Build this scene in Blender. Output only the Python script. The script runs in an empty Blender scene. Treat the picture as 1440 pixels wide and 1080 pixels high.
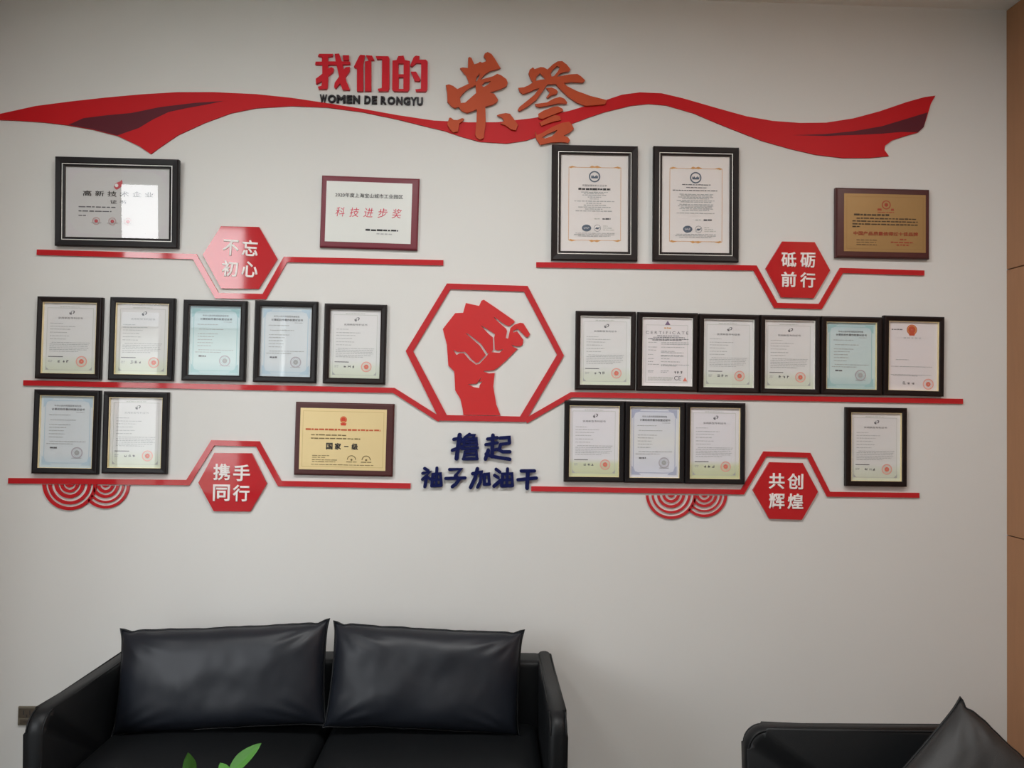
import bpy, bmesh, math, random
from mathutils import Vector, Matrix, noise

# ============================================================ camera, world, light
F_PX, CAM_D, CAM_Z = 1080.0, 3.08, 1.55          # focal length in pixels, distance to the wall, eye height
YAW, PITCH, ROLL = (math.radians(a) for a in (-1.63831, 1.57686, -0.98049))
scene = bpy.context.scene
COL = scene.collection


def rot3(yaw, pitch, roll):
    B = Matrix(((1, 0, 0), (0, 0, 1), (0, -1, 0)))
    return Matrix.Rotation(yaw, 3, 'Z') @ Matrix.Rotation(pitch, 3, 'X') @ B @ Matrix.Rotation(roll, 3, 'Z')


RC = rot3(YAW, PITCH, ROLL)                       # camera axes: x right, y down, z forward
cam_data = bpy.data.cameras.new('camera')
cam_data.sensor_width = 36.0
cam_data.lens = 36.0 * F_PX / 1440.0
cam_data.clip_start = 0.05
cam = bpy.data.objects.new('camera', cam_data)
COL.objects.link(cam)
m4 = (RC @ Matrix(((1, 0, 0), (0, -1, 0), (0, 0, -1)))).to_4x4()
m4.translation = (0, -CAM_D, CAM_Z)
cam.matrix_world = m4
scene.camera = cam

world = bpy.data.worlds.new('world')
scene.world = world
world.use_nodes = True
wn, wl = world.node_tree.nodes, world.node_tree.links
wn.clear()
wo = wn.new('ShaderNodeOutputWorld')
wb = wn.new('ShaderNodeBackground')
wr = wn.new('ShaderNodeValToRGB')
wt = wn.new('ShaderNodeTexCoord')
wx = wn.new('ShaderNodeSeparateXYZ')
wm = wn.new('ShaderNodeMapRange')
wl.new(wt.outputs['Generated'], wx.inputs[0])
wl.new(wx.outputs['Z'], wm.inputs['Value'])
wm.inputs['From Min'].default_value = -0.4
wm.inputs['From Max'].default_value = 0.8
wl.new(wm.outputs[0], wr.inputs[0])
wl.new(wr.outputs[0], wb.inputs[0])
wl.new(wb.outputs[0], wo.inputs[0])
cr = wr.color_ramp
cr.elements[0].position = 0.0
cr.elements[0].color = (0.35, 0.36, 0.35, 1)
cr.elements[1].position = 1.0
cr.elements[1].color = (0.80, 0.88, 1.0, 1)
e = cr.elements.new(0.32); e.color = (0.5, 0.52, 0.5, 1)
e = cr.elements.new(0.37); e.color = (1.0, 1.0, 1.0, 1)
wb.inputs[1].default_value = 9.5

WIN_Y, WIN_X0, WIN_X1, WIN_Z0, WIN_Z1 = -3.6, -4.2, -1.77, 0.70, 3.12
CEIL_Z = 3.155
pl = bpy.data.lights.new('window_portal', 'AREA')
pl.shape = 'RECTANGLE'
pl.size, pl.size_y = WIN_X1 - WIN_X0, WIN_Z1 - WIN_Z0
pl.cycles.is_portal = True
po = bpy.data.objects.new('window_portal', pl)
COL.objects.link(po)
po.location = ((WIN_X0 + WIN_X1) / 2, WIN_Y - 0.02, (WIN_Z0 + WIN_Z1) / 2)
po.rotation_euler = (math.radians(90), 0, 0)      # faces +Y, into the room

ADDED_LIGHT_W = 50.0
vs = scene.view_settings
scene.display_settings.display_device = 'sRGB'
vs.view_transform = 'Standard'
vs.look = 'None'
vs.exposure = 0.0
vs.gamma = 1.0
vs.use_curve_mapping = False


# ============================================================ helpers
def W(px, py, y=0.0):
    """photograph pixel -> the point of the plane Y=y it shows"""
    d = RC @ Vector(((px - 720) / F_PX, (py - 540) / F_PX, 1.0))
    t = (y + CAM_D) / d.y
    return Vector((d.x * t, y, CAM_Z + d.z * t))


def lin(c):
    c = c / 255.0
    return c / 12.92 if c <= 0.04045 else ((c + 0.055) / 1.055) ** 2.4


MATS = {}


def mat(name, rgb, rough=0.5, metal=0.0, spec=0.5, coat=0.0, noise_amt=0.0, nscale=20.0, bump=0.0, bscale=200.0, stretch=(1, 1, 1)):
    if name in MATS:
        return MATS[name]
    m = bpy.data.materials.new(name)
    m.use_nodes = True
    n, l = m.node_tree.nodes, m.node_tree.links
    b = n['Principled BSDF']
    c = tuple(lin(v) for v in rgb) + (1,)
    b.inputs['Base Color'].default_value = c
    b.inputs['Roughness'].default_value = rough
    b.inputs['Metallic'].default_value = metal
    b.inputs['Specular IOR Level'].default_value = spec
    b.inputs['Coat Weight'].default_value = coat
    b.inputs['Coat Roughness'].default_value = 0.12
    m.diffuse_color = c
    tc = None
    if noise_amt or bump:
        tc = n.new('ShaderNodeTexCoord')
        mp = n.new('ShaderNodeMapping')
        mp.inputs['Scale'].default_value = stretch
        l.new(tc.outputs['Object'], mp.inputs[0])
    if noise_amt:
        t = n.new('ShaderNodeTexNoise')
        t.inputs['Scale'].default_value = nscale
        t.inputs['Detail'].default_value = 5
        l.new(mp.outputs[0], t.inputs['Vector'])
        mx = n.new('ShaderNodeMix')
        mx.data_type = 'RGBA'
        mx.inputs['A'].default_value = tuple(v * (1 - noise_amt) for v in c[:3]) + (1,)
        mx.inputs['B'].default_value = tuple(min(1, v * (1 + noise_amt)) for v in c[:3]) + (1,)
        l.new(t.outputs[0], mx.inputs['Factor'])
        l.new(mx.outputs['Result'], b.inputs['Base Color'])
    if bump:
        t2 = n.new('ShaderNodeTexNoise')
        t2.inputs['Scale'].default_value = bscale
        l.new(mp.outputs[0], t2.inputs['Vector'])
        bp = n.new('ShaderNodeBump')
        bp.inputs['Strength'].default_value = bump
        bp.inputs['Distance'].default_value = 0.002
        l.new(t2.outputs[0], bp.inputs['Height'])
        l.new(bp.outputs[0], b.inputs['Normal'])
    MATS[name] = m
    return m


def grad_mat(name, stops, rough=0.6, axis='Y', tint=None):
    """a sheet printed in bands of colour; Generated coordinate along one axis"""
    if name in MATS:
        return MATS[name]
    m = mat(name, (200, 200, 200), rough)
    n, l = m.node_tree.nodes, m.node_tree.links
    tc = n.new('ShaderNodeTexCoord'); sx = n.new('ShaderNodeSeparateXYZ'); r = n.new('ShaderNodeValToRGB')
    l.new(tc.outputs['Generated'], sx.inputs[0]); l.new(sx.outputs[axis], r.inputs[0])
    l.new(r.outputs[0], n['Principled BSDF'].inputs['Base Color'])
    el = r.color_ramp.elements
    while len(el) < len(stops):
        el.new(0.5)
    for e_, (p, c) in zip(el, stops):
        e_.position = p
        e_.color = tuple(lin(v) for v in c) + (1,)
    return m


def glass_mat():
    if 'picture_glass' in MATS:
        return MATS['picture_glass']
    m = bpy.data.materials.new('picture_glass')
    m.use_nodes = True
    n, l = m.node_tree.nodes, m.node_tree.links
    n.clear()
    o = n.new('ShaderNodeOutputMaterial'); mx = n.new('ShaderNodeMixShader')
    tr = n.new('ShaderNodeBsdfTransparent'); gl = n.new('ShaderNodeBsdfGlossy')
    gl.inputs['Roughness'].default_value = 0.015
    lw = n.new('ShaderNodeLayerWeight'); lw.inputs['Blend'].default_value = 0.5
    pw = n.new('ShaderNodeMath'); pw.operation = 'POWER'; pw.inputs[1].default_value = 5.0
    fr = n.new('ShaderNodeMath'); fr.operation = 'MULTIPLY_ADD'; fr.inputs[1].default_value = 0.93; fr.inputs[2].default_value = 0.07
    l.new(lw.outputs['Facing'], pw.inputs[0]); l.new(pw.outputs[0], fr.inputs[0])
    l.new(fr.outputs[0], mx.inputs[0]); l.new(tr.outputs[0], mx.inputs[1]); l.new(gl.outputs[0], mx.inputs[2])
    l.new(mx.outputs[0], o.inputs[0])
    MATS['picture_glass'] = m
    return m


def link(name, me, m=None, parent=None, kind=None):
    o = bpy.data.objects.new(name, me)
    COL.objects.link(o)
    if m is not None and me is not None:
        me.materials.clear()
        me.materials.append(m)
    if parent is not None:
        o.parent = parent
    if kind:
        o['kind'] = kind
    return o


def tag(o, label, cat, group=None):
    o['label'] = label
    o['category'] = cat
    if group:
        o['group'] = group
    return o


def empty(name, loc, label, cat, group=None, roty=0.0):
    o = bpy.data.objects.new(name, None)
    o.empty_display_size = 0.05
    COL.objects.link(o)
    o.location = loc
    o.rotation_euler = (0, roty, 0)
    return tag(o, label, cat, group)


def bm_mesh(name, bm, smooth=False):
    me = bpy.data.meshes.new(name)
    bmesh.ops.recalc_face_normals(bm, faces=bm.faces)
    bm.to_mesh(me)
    bm.free()
    if smooth:
        for p in me.polygons:
            p.use_smooth = True
    return me


def add_box(bm, x0, x1, y0, y1, z0, z1, bev=0.0, seg=2):
    r = bmesh.ops.create_cube(bm, size=1.0)
    vs_ = r['verts']
    for v in vs_:
        v.co = Vector(((x0 + x1) / 2 + v.co.x * (x1 - x0), (y0 + y1) / 2 + v.co.y * (y1 - y0), (z0 + z1) / 2 + v.co.z * (z1 - z0)))
    if bev:
        es = list({e_ for v in vs_ for e_ in v.link_edges})
        bmesh.ops.bevel(bm, geom=es, offset=bev, segments=seg, affect='EDGES', profile=0.5)


def box_mesh(name, x0, x1, y0, y1, z0, z1, bev=0.0, seg=2, smooth=False):
    bm = bmesh.new()
    add_box(bm, x0, x1, y0, y1, z0, z1, bev, seg)
    return bm_mesh(name, bm, smooth)


def poly_mesh(name, loops, yf, yb, conv=None, curved=False):
    """flat cut-out board: outline loops (holes by even-odd), front face at Y=yf, back at Y=yb.
    loops are photograph pixels unless conv is given."""
    cu = bpy.data.curves.new(name, 'CURVE')
    cu.dimensions = '2D'
    cu.fill_mode = 'BOTH'
    cu.resolution_u = 5
    cu.extrude = (yb - yf) / 2
    for lp in loops:
        pts = [conv(p) if conv else W(p[0], p[1], yf) for p in lp]
        pts = [(p[0], p[2]) if len(p) == 3 else p for p in pts]
        if curved:
            sp = cu.splines.new('BEZIER')
            sp.bezier_points.add(len(pts) - 1)
            for bp, p in zip(sp.bezier_points, pts):
                bp.co = (p[0], p[1], 0)
                bp.handle_left_type = bp.handle_right_type = 'AUTO'
        else:
            sp = cu.splines.new('POLY')
            sp.points.add(len(pts) - 1)
            for q, p in zip(sp.points, pts):
                q.co = (p[0], p[1], 0, 1)
        sp.use_cyclic_u = True
    me = curve_to_mesh(cu, name)
    for v in me.vertices:
        x, y, z = v.co
        v.co = (x, (yf + yb) / 2 - z, y)
    return me


def curve_to_mesh(cu, name):
    o = bpy.data.objects.new('tmp', cu)
    COL.objects.link(o)
    dg = bpy.context.evaluated_depsgraph_get()
    me = bpy.data.meshes.new_from_object(o.evaluated_get(dg))
    bpy.data.objects.remove(o)
    me.name = name
    return me


TEXT_CACHE = {}


def text_mesh(body, w, h, bold=0.0, thick=0.0, spacing=1.0):
    """lettering scaled to w x h, centred on the origin, in the XZ plane, facing -Y"""
    key = (body, round(w, 5), round(h, 5), bold, thick, spacing)
    if key in TEXT_CACHE:
        return TEXT_CACHE[key]
    cu = bpy.data.curves.new('lettering', 'FONT')
    cu.body = body
    cu.size = 1.0
    cu.resolution_u = 3
    cu.space_character = spacing
    cu.extrude = 0.05 if thick else 0.0
    cu.bevel_depth = bold
    cu.bevel_resolution = 0
    me = curve_to_mesh(cu, 'lettering')
    xs = [v.co.x for v in me.vertices]; ys = [v.co.y for v in me.vertices]; zs = [v.co.z for v in me.vertices]
    cx, cy = (min(xs) + max(xs)) / 2, (min(ys) + max(ys)) / 2
    sx, sy = w / (max(xs) - min(xs)), h / (max(ys) - min(ys))
    zr = max(max(zs) - min(zs), 1e-6)
    sz = (thick / zr) if thick else min(0.0004 / zr, 1.0)
    for v in me.vertices:
        x, y, z = v.co
        v.co = ((x - cx) * sx, -(z - min(zs)) * sz, (y - cy) * sy)
    TEXT_CACHE[key] = me
    return me


def put_text(body, parent, x, z, y, w, h, m, name='lettering', **kw):
    o = link(name, text_mesh(body, w, h, **kw).copy(), m, parent)
    o.location = (x, y, z)
    return o


def quads_mesh(name, quads):
    """flat quads in local XZ plane: (x0,x1,z0,z1,y)"""
    v, f = [], []
    for (x0, x1, z0, z1, y) in quads:
        i = len(v)
        v += [(x0, y, z0), (x1, y, z0), (x1, y, z1), (x0, y, z1)]
        f.append((i, i + 1, i + 2, i + 3))
    me = bpy.data.meshes.new(name)
    me.from_pydata(v, [], f)
    return me


def ring_mesh(name, cx, cz, r0, r1, y, n=28, a0=0.0, a1=2 * math.pi, sx=1.0):
    v, f = [], []
    for i in range(n + 1):
        a = a0 + (a1 - a0) * i / n
        for r in (r0, r1):
            v.append((cx + r * math.cos(a) * sx, y, cz + r * math.sin(a)))
        if i:
            k = 2 * i
            f.append((k - 2, k - 1, k + 1, k))
    me = bpy.data.meshes.new(name)
    me.from_pydata(v, [], f)
    return me


def loop_frame(name, w, h, prof, close_back=True):
    """mitred picture moulding: prof = [(inset, y)...] from outer back edge to inner edge"""
    v, f = [], []
    for (d, y) in prof:
        x, z = w / 2 - d, h / 2 - d
        v += [(-x, y, -z), (x, y, -z), (x, y, z), (-x, y, z)]
    n = len(prof)
    for i in range(n - 1):
        for k in range(4):
            a, b = 4 * i + k, 4 * i + (k + 1) % 4
            f.append((a, b, b + 4, a + 4))
    if close_back:
        for k in range(4):
            a, b = 4 * (n - 1) + k, 4 * (n - 1) + (k + 1) % 4
            f.append((a, b, (k + 1) % 4, k))
    me = bpy.data.meshes.new(name)
    me.from_pydata(v, [], f)
    me.update()
    return me


def strip_mesh(name, pts, width_px, yf, yb, join=True):
    """polyline bar in photograph pixels with mitred corners, built on the wall"""
    P = [W(x, z, yf) for x, z in pts]
    P = [Vector((p.x, p.z)) for p in P]
    hw = width_px * 0.00285 / 2
    L, R = [], []
    for i, p in enumerate(P):
        if i == 0:
            d = (P[1] - p).normalized(); nrm = Vector((-d.y, d.x)); k = 1
        elif i == len(P) - 1:
            d = (p - P[i - 1]).normalized(); nrm = Vector((-d.y, d.x)); k = 1
        else:
            d0 = (p - P[i - 1]).normalized(); d1 = (P[i + 1] - p).normalized()
            n0 = Vector((-d0.y, d0.x)); n1 = Vector((-d1.y, d1.x))
            nrm = (n0 + n1).normalized(); k = 1 / max(0.3, nrm.dot(n0))
        L.append(p + nrm * hw * k); R.append(p - nrm * hw * k)
    v, f = [], []
    for i in range(len(P)):
        for q in (L[i], R[i]):
            v += [(q.x, yf, q.y), (q.x, yb, q.y)]
        if i:
            a, b = 4 * (i - 1), 4 * i
            f += [(a, b, b + 2, a + 2), (a + 1, a + 3, b + 3, b + 1), (a, a + 1, b + 1, b), (a + 2, b + 2, b + 3, a + 3)]
    f += [(0, 2, 3, 1), (4 * (len(P) - 1), 4 * (len(P) - 1) + 1, 4 * (len(P) - 1) + 3, 4 * (len(P) - 1) + 2)]
    bm = bmesh.new()
    vv = [bm.verts.new(c) for c in v]
    for q in f:
        bm.faces.new([vv[i] for i in q])
    return bm_mesh(name, bm)


def recentre(o):
    """put the origin of a one-mesh thing at the middle of its mesh"""
    me = o.data
    c = sum((Vector(v.co) for v in me.vertices), Vector()) / len(me.vertices)
    me.transform(Matrix.Translation(-c))
    o.location = c
    return o


# ============================================================ the room
M_WALL = mat('wall_paint', (217, 217, 214), 0.55, spec=0.3, noise_amt=0.012, nscale=3, bump=0.08, bscale=500)
M_CEIL = mat('ceiling_paint', (236, 234, 228), 0.8, noise_amt=0.01, nscale=4)
M_FLOOR = mat('floor_stone', (112, 110, 104), 0.3, noise_amt=0.08, nscale=12)
M_GROUT = mat('floor_grout', (110, 106, 100), 0.8, noise_amt=0.05)
M_WOOD = mat('veneer_panel', (166, 118, 82), 0.45, noise_amt=0.10, nscale=9, stretch=(6, 6, 0.6))
M_GROOVE = mat('panel_groove', (112, 80, 56), 0.7, noise_amt=0.05)
M_PVC = mat('white_window_profile', (215, 215, 212), 0.4, noise_amt=0.01)

corner = W(1415.5, 500)
RX = corner.x
XL, YB = -6.0, WIN_Y
ceil_pts = [W(1080, 4.0), W(1415, 14)]
CEIL_Z = sum(p.z for p in ceil_pts) / 2

link('wall_back', box_mesh('wall_back', XL - 0.1, RX + 0.25, 0, 0.12, 0, CEIL_Z + 0.1), M_WALL, kind='structure')
link('ceiling', box_mesh('ceiling', XL - 0.1, RX + 0.25, YB - 0.12, 0.0, CEIL_Z, CEIL_Z + 0.1), M_CEIL, kind='structure')
flo = link('floor', box_mesh('floor', XL - 0.1, RX + 0.25, YB - 0.12, 0.0, -0.1, -0.004), M_GROUT, kind='structure')
tile_me = box_mesh('tile', -0.398, 0.398, -0.398, 0.398, -0.012, 0.0, 0.002, 1)
tile_me.materials.append(M_FLOOR)
nx = int((RX - XL) / 0.8) + 1
for i in range(nx):
    for j in range(5):
        x = RX - 0.4 - i * 0.8
        y = -0.4 - j * 0.8
        if x - 0.4 < XL - 0.4 or y - 0.4 < YB - 0.5:
            continue
        t = link('tile', tile_me, None, flo)
        t.location = (x, y, 0)

# right wall: stacked veneer panels with recessed joints
wr_ = link('wall_right', box_mesh('wall_right', RX + 0.012, RX + 0.12, YB - 0.12, 0.0, 0, CEIL_Z), M_GROOVE, kind='structure')
s1, s2 = W(1415.5, 379.5).z, W(1415.5, 752.5).z
ph = s1 - s2
zs_ = [s2 - 2 * ph, s2 - ph, s2, s1, s1 + ph]
for zi in range(len(zs_) - 1):
    z0, z1 = max(zs_[zi], 0.0), min(zs_[zi + 1], CEIL_Z)
    if z1 - z0 < 0.02:
        continue
    for yi in range(3):
        y1 = -yi * 1.2
        y0 = max(y1 - 1.2, YB)
        g = 0.002
        link('panel', box_mesh('panel', RX, RX + 0.014, y0 + g, y1 - (g if yi else 0), z0 + g, z1 - g, 0.0012, 1), M_WOOD, wr_)
z1t = zs_[-1]
if z1t < CEIL_Z - 0.02:
    for yi in range(3):
        link('panel', box_mesh('panel', RX, RX + 0.014, max(-yi * 1.2 - 1.2, YB) + .002, -yi * 1.2 - (.002 if yi else 0), z1t + .002, CEIL_Z, 0.0012, 1), M_WOOD, wr_)

M_WOODL = mat('veneer_partition', (120, 96, 66), 0.5, noise_amt=0.08, nscale=9, stretch=(6, 6, 0.6))
# the short partition beyond the left edge of the picture, the far side walls and the window wall behind the camera
PX0 = -2.09
link('wall_left', box_mesh('wall_left', PX0 - 0.12, PX0, -1.34, 0.0, 0, CEIL_Z), M_WOODL, kind='structure')
link('wall_far_left', box_mesh('wall_far_left', XL - 0.12, XL, YB, 0.0, 0, CEIL_Z), M_WALL, kind='structure')
bm = bmesh.new()
add_box(bm, WIN_X1, RX + 0.25, YB - 0.12, YB, 0, CEIL_Z)
add_box(bm, XL - 0.1, WIN_X0, YB - 0.12, YB, 0, CEIL_Z)
add_box(bm, WIN_X0, WIN_X1, YB - 0.12, YB, 0, WIN_Z0)
add_box(bm, WIN_X0, WIN_X1, YB - 0.12, YB, WIN_Z1, CEIL_Z)
link('wall_window', bm_mesh('wall_window', bm), M_WALL, kind='structure')
bm = bmesh.new()
for x in (-4.16, -3.55, -2.82, -1.99):
    wd = 0.045 if x > -3 else 0.03
    if x > -2.1:
        wd = 0.165
    add_box(bm, x - wd, x + wd, YB - 0.1, YB - 0.03, WIN_Z0, WIN_Z1, 0.004, 1)
add_box(bm, WIN_X0, WIN_X1, YB - 0.1, YB - 0.03, WIN_Z0, WIN_Z0 + 0.06)
add_box(bm, WIN_X0, WIN_X1, YB - 0.1, YB - 0.03, WIN_Z1 - 0.06, WIN_Z1)
add_box(bm, WIN_X0, WIN_X1, YB - 0.1, YB - 0.03, 2.30, 2.35)
wf = link('window_1', bm_mesh('window_1', bm), M_PVC, kind='structure')

# the low white building across the yard, seen only as a reflection in the glass
bm = bmesh.new()
add_box(bm, -24, 4, -20, -14, 0, 3.15)
link('exterior_building', bm_mesh('exterior_building', bm), mat('exterior_render', (228, 228, 224), .8, noise_amt=.03), kind='structure')
bm = bmesh.new()
A_ = [(-24.4, -13.5, 3.1), (4.4, -13.5, 3.1), (4.4, -17, 4.0), (-24.4, -17, 4.0), (4.4, -20.5, 3.1), (-24.4, -20.5, 3.1)]
vv_ = [bm.verts.new(p) for p in A_]
bm.faces.new((vv_[0], vv_[1], vv_[2], vv_[3])); bm.faces.new((vv_[3], vv_[2], vv_[4], vv_[5])); bm.faces.new((vv_[0], vv_[3], vv_[5])); bm.faces.new((vv_[1], vv_[4], vv_[2])); bm.faces.new((vv_[0], vv_[5], vv_[4], vv_[1]))
link('exterior_roof', bm_mesh('exterior_roof', bm), mat('exterior_roofing', (98, 104, 104), .7, noise_amt=.05), kind='structure')
link('exterior_ground', box_mesh('exterior_ground', -30, 20, -40, YB - .12, -.2, -.05), mat('exterior_paving', (112, 118, 104), .9, noise_amt=.05), kind='structure')

# unseen ceiling panels, added as fill light to brighten and even out the wall
def added_fill_light(x, y, w, d, watts, label):
    t = empty('added_fill_light', (x, y, CEIL_Z), label, 'added fill light')
    link('housing', loop_frame('housing', w + 0.04, d + 0.04, [(0, 0), (0, -0.03), (0.02, -0.03), (0.02, 0)]), M_PVC, t).rotation_euler = (math.radians(90), 0, 0)
    dm = bpy.data.materials.new('added_light_diffuser')
    dm.use_nodes = True
    dm.node_tree.nodes['Principled BSDF'].inputs['Base Color'].default_value = (0.8, 0.8, 0.8, 1)
    la = bpy.data.lights.new('added_light', 'AREA')
    la.shape = 'RECTANGLE'
    la.size, la.size_y = w, d
    la.energy = watts
    la.color = (1.0, 0.997, 0.985)
    lo = bpy.data.objects.new('added_light', la)
    COL.objects.link(lo)
    lo.parent = t
    lo.location = (0, 0, -0.025)
    link('diffuser', box_mesh('diffuser', -w / 2, w / 2, -d / 2, d / 2, -0.022, -0.012), dm, t)
    return t


added_fill_light(-0.03, -1.85, 0.62, 0.62, ADDED_LIGHT_W * 0.79, 'square added light panel, unseen, brightening the middle of the wall')
added_fill_light(-1.52, -1.85, 0.62, 0.62, ADDED_LIGHT_W * 0.40, 'square added light panel, unseen, brightening the window side of the wall')
added_fill_light(1.85, -1.85, 0.26, 0.62, ADDED_LIGHT_W * 0.40, 'narrow added light panel, unseen, brightening the veneer wall side')

# ============================================================ red ribbon
M_RIB = mat('ribbon_red', (194, 22, 30), 0.5, spec=0.2, noise_amt=0.04, nscale=3)
M_RIBD = mat('ribbon_dark_fold', (92, 30, 42), 0.5, spec=0.2, noise_amt=0.10, nscale=6)
M_BAR = mat('acrylic_red', (188, 34, 42), 0.06, spec=0.6, noise_amt=0.01)
M_ORG = mat('letter_orange', (188, 78, 42), 0.5, spec=0.2, noise_amt=0.03, nscale=8)
M_HEAD = mat('letter_red', (204, 26, 42), 0.4, spec=0.25, noise_amt=0.02)
M_BLACK = mat('letter_black', (26, 24, 30), 0.35, noise_amt=0.02)
M_NAVY = mat('letter_navy', (10, 20, 74), 0.4, spec=0.2, noise_amt=0.05, nscale=30)
M_WHITE = mat('letter_white', (238, 232, 230), 0.4, noise_amt=0.01)

rib_top = [(-18, 164.5), (0, 160), (50, 149), (100, 142.5), (150, 137), (200, 132.5), (250, 129.5), (300, 129.5), (360, 132.3), (410, 137.5), (460, 145),
           (510, 153), (560, 162), (610, 169.5), (660, 172), (700, 171.8), (750, 166), (800, 156), (850, 141.3), (875, 133), (900, 129.8), (930, 131), (960, 138),
           (1012, 153), (1050, 163.5), (1087, 170), (1125, 172.8), (1162, 172.4), (1200, 166.4), (1237, 156.5), (1275, 143.5), (1300, 136.5), (1315.5, 134.5)]
rib_end = [(1309, 146), (1304, 163), (1299, 178.8), (1291, 186.3), (1275, 190.5), (1255, 197), (1244.5, 205), (1244, 211), (1250, 219.3)]
rib_bot = [(1222, 222), (1185, 222), (1147, 217.4), (1110, 208.8), (1072, 198), (1050, 189.5), (1012, 174.5), (975, 159), (937, 148), (912, 145.8), (887, 148.5),
           (850, 157.5), (825, 166), (800, 175.5), (765, 189), (740, 197.5), (712, 201.7), (675, 199.2), (650, 192.5), (625, 184), (600, 178), (560, 168), (510, 157.5),
           (460, 151), (410, 149), (360, 152), (325, 159), (287, 173), (250, 190), (225, 207), (212, 216.5), (195, 205), (165, 191), (130, 182), (95, 176), (62, 172), (25, 169.5), (0, 168.5), (-18, 169)]
rb = empty('ribbon_banner', W(660, 186, -0.006), 'long red wavy ribbon board running across the top of the wall display', 'ribbon decoration')
off = -Vector(rb.location)


def child_abs(name, me, m, parent):
    me.transform(Matrix.Translation(-Vector(parent.location)))
    return link(name, me, m, parent)


child_abs('ribbon_body', poly_mesh('ribbon_body', [rib_top + rib_end + rib_bot], -0.006, -0.0005), M_RIB, rb)
f1 = [(96, 175.6), (117.5, 166), (150, 162), (185, 158.8), (225, 150.5), (275, 144.5), (314, 142), (290, 147), (262, 152), (237, 157.5), (215, 168), (195, 180), (165, 190.4), (130, 181.4)]
f2 = [(1115, 190), (1160, 188.5), (1200, 184.5), (1240, 177.5), (1275, 167), (1304.5, 158), (1299, 178.8), (1291, 186), (1267, 185.5), (1240, 188), (1218, 189), (1162, 191.2)]
for fp in (f1, f2):
    child_abs('fold', poly_mesh('fold', [fp], -0.0066, -0.0055), M_RIBD, rb)['label'] = 'dark maroon fold'

# ============================================================ header characters (outline boards)
def Z(ox, oy, s, pts):
    return [(ox + x / s, oy + y / s) for x, y in pts]


def board_thing(name, loops, yf, yb, m, label, cat, group, curved=False):
    o = link(name, poly_mesh(name, loops, yf, yb, curved=curved), m)
    recentre(o)
    return tag(o, label, cat, group)


H8 = lambda p: Z(430, 60, 8, p)
GH = 'raised red headline characters'
wo_ = H8([(135, 150), (150, 125), (305, 125), (300, 152), (250, 158), (250, 210), (336, 210), (325, 125), (375, 122), (405, 210), (497, 212), (497, 242), (412, 245), (425, 300), (450, 275),
          (495, 270), (490, 320), (445, 385), (455, 430), (495, 520), (490, 532), (415, 530), (385, 455), (335, 518), (318, 500), (325, 450), (375, 380), (345, 248), (250, 248), (250, 290),
          (290, 275), (315, 290), (305, 330), (250, 375), (245, 490), (235, 520), (145, 522), (135, 495), (175, 485), (185, 430), (115, 465), (112, 405), (185, 350), (185, 248), (105, 245), (110, 212), (182, 212), (182, 155)])
wo_dot = H8([(415, 140), (485, 140), (485, 195), (420, 195)])
board_thing('wall_character', [wo_, wo_dot], -0.012, 0.0, M_HEAD, 'raised red headline character farthest from the orange brush characters', 'wall character', GH)
men = H8([(540, 270), (600, 150), (615, 135), (665, 140), (645, 235), (645, 545), (575, 545), (575, 285), (550, 280)])
board_thing('wall_character', [men, H8([(675, 140), (745, 145), (770, 195), (705, 198)]), H8([(665, 210), (735, 200), (735, 545), (665, 545)]),
            H8([(785, 150), (930, 152), (940, 175), (940, 510), (925, 545), (820, 545), (808, 518), (855, 510), (858, 182), (800, 185)])],
            -0.012, 0.0, M_HEAD, 'middle one of the three raised red headline characters', 'wall character', GH)
board_thing('wall_character', [H8([(975, 200), (1020, 195), (1040, 150), (1100, 145), (1115, 195), (1170, 205), (1165, 520), (1145, 548), (990, 545), (972, 525)]),
            H8([(1042, 232), (1100, 232), (1100, 355), (1042, 355)]), H8([(1045, 388), (1098, 388), (1098, 520), (1045, 520)]),
            H8([(1174, 255), (1215, 160), (1240, 145), (1280, 150), (1275, 190), (1350, 190), (1370, 210), (1368, 520), (1350, 548), (1240, 548), (1232, 525), (1295, 518), (1298, 230), (1245, 225), (1195, 268)]),
            H8([(1180, 325), (1240, 325), (1290, 410), (1280, 432), (1225, 430)])],
            -0.012, 0.0, M_HEAD, 'raised red headline character closest to the orange brush characters', 'wall character', GH)

H6 = lambda p: Z(615, 60, 6.75, p)
rong = [H6([(80, 403), (110, 395), (150, 410), (190, 440), (300, 388), (290, 350), (272, 310), (240, 275), (215, 242), (240, 235), (290, 240), (292, 145), (305, 135), (325, 145), (350, 205), (385, 195), (405, 180), (425, 190), (465, 175),
            (458, 150), (440, 130), (450, 102), (478, 88), (515, 108), (545, 150), (575, 200), (600, 240), (560, 252), (500, 268), (450, 300), (405, 352), (470, 335), (530, 318), (568, 295), (605, 308), (655, 345), (668, 378), (655, 412), (605, 438),
            (550, 455), (497, 472), (540, 485), (577, 540), (560, 568), (520, 588), (455, 605), (460, 750), (448, 840), (440, 905), (405, 920), (372, 900), (360, 870), (372, 740), (375, 632), (330, 650), (285, 665), (245, 655), (220, 635), (205, 608), (165, 620), (130, 600), (95, 560), (93, 470)]),
        H6([(215, 515), (240, 482), (280, 445), (362, 402), (368, 478), (325, 515), (265, 568), (222, 572)]),
        H6([(418, 405), (450, 375), (512, 362), (480, 398), (440, 420)]), H6([(362, 372), (374, 325), (400, 292), (398, 325), (378, 360)]),
        H6([(95, 775), (112, 712), (130, 712), (155, 732), (190, 735), (235, 716), (255, 722), (240, 742), (210, 765), (195, 842), (150, 850), (115, 815)]),
        H6([(565, 690), (590, 678), (650, 668), (690, 675), (720, 715), (765, 780), (745, 832), (700, 822), (650, 785), (600, 768), (635, 742), (612, 708)])]
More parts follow.
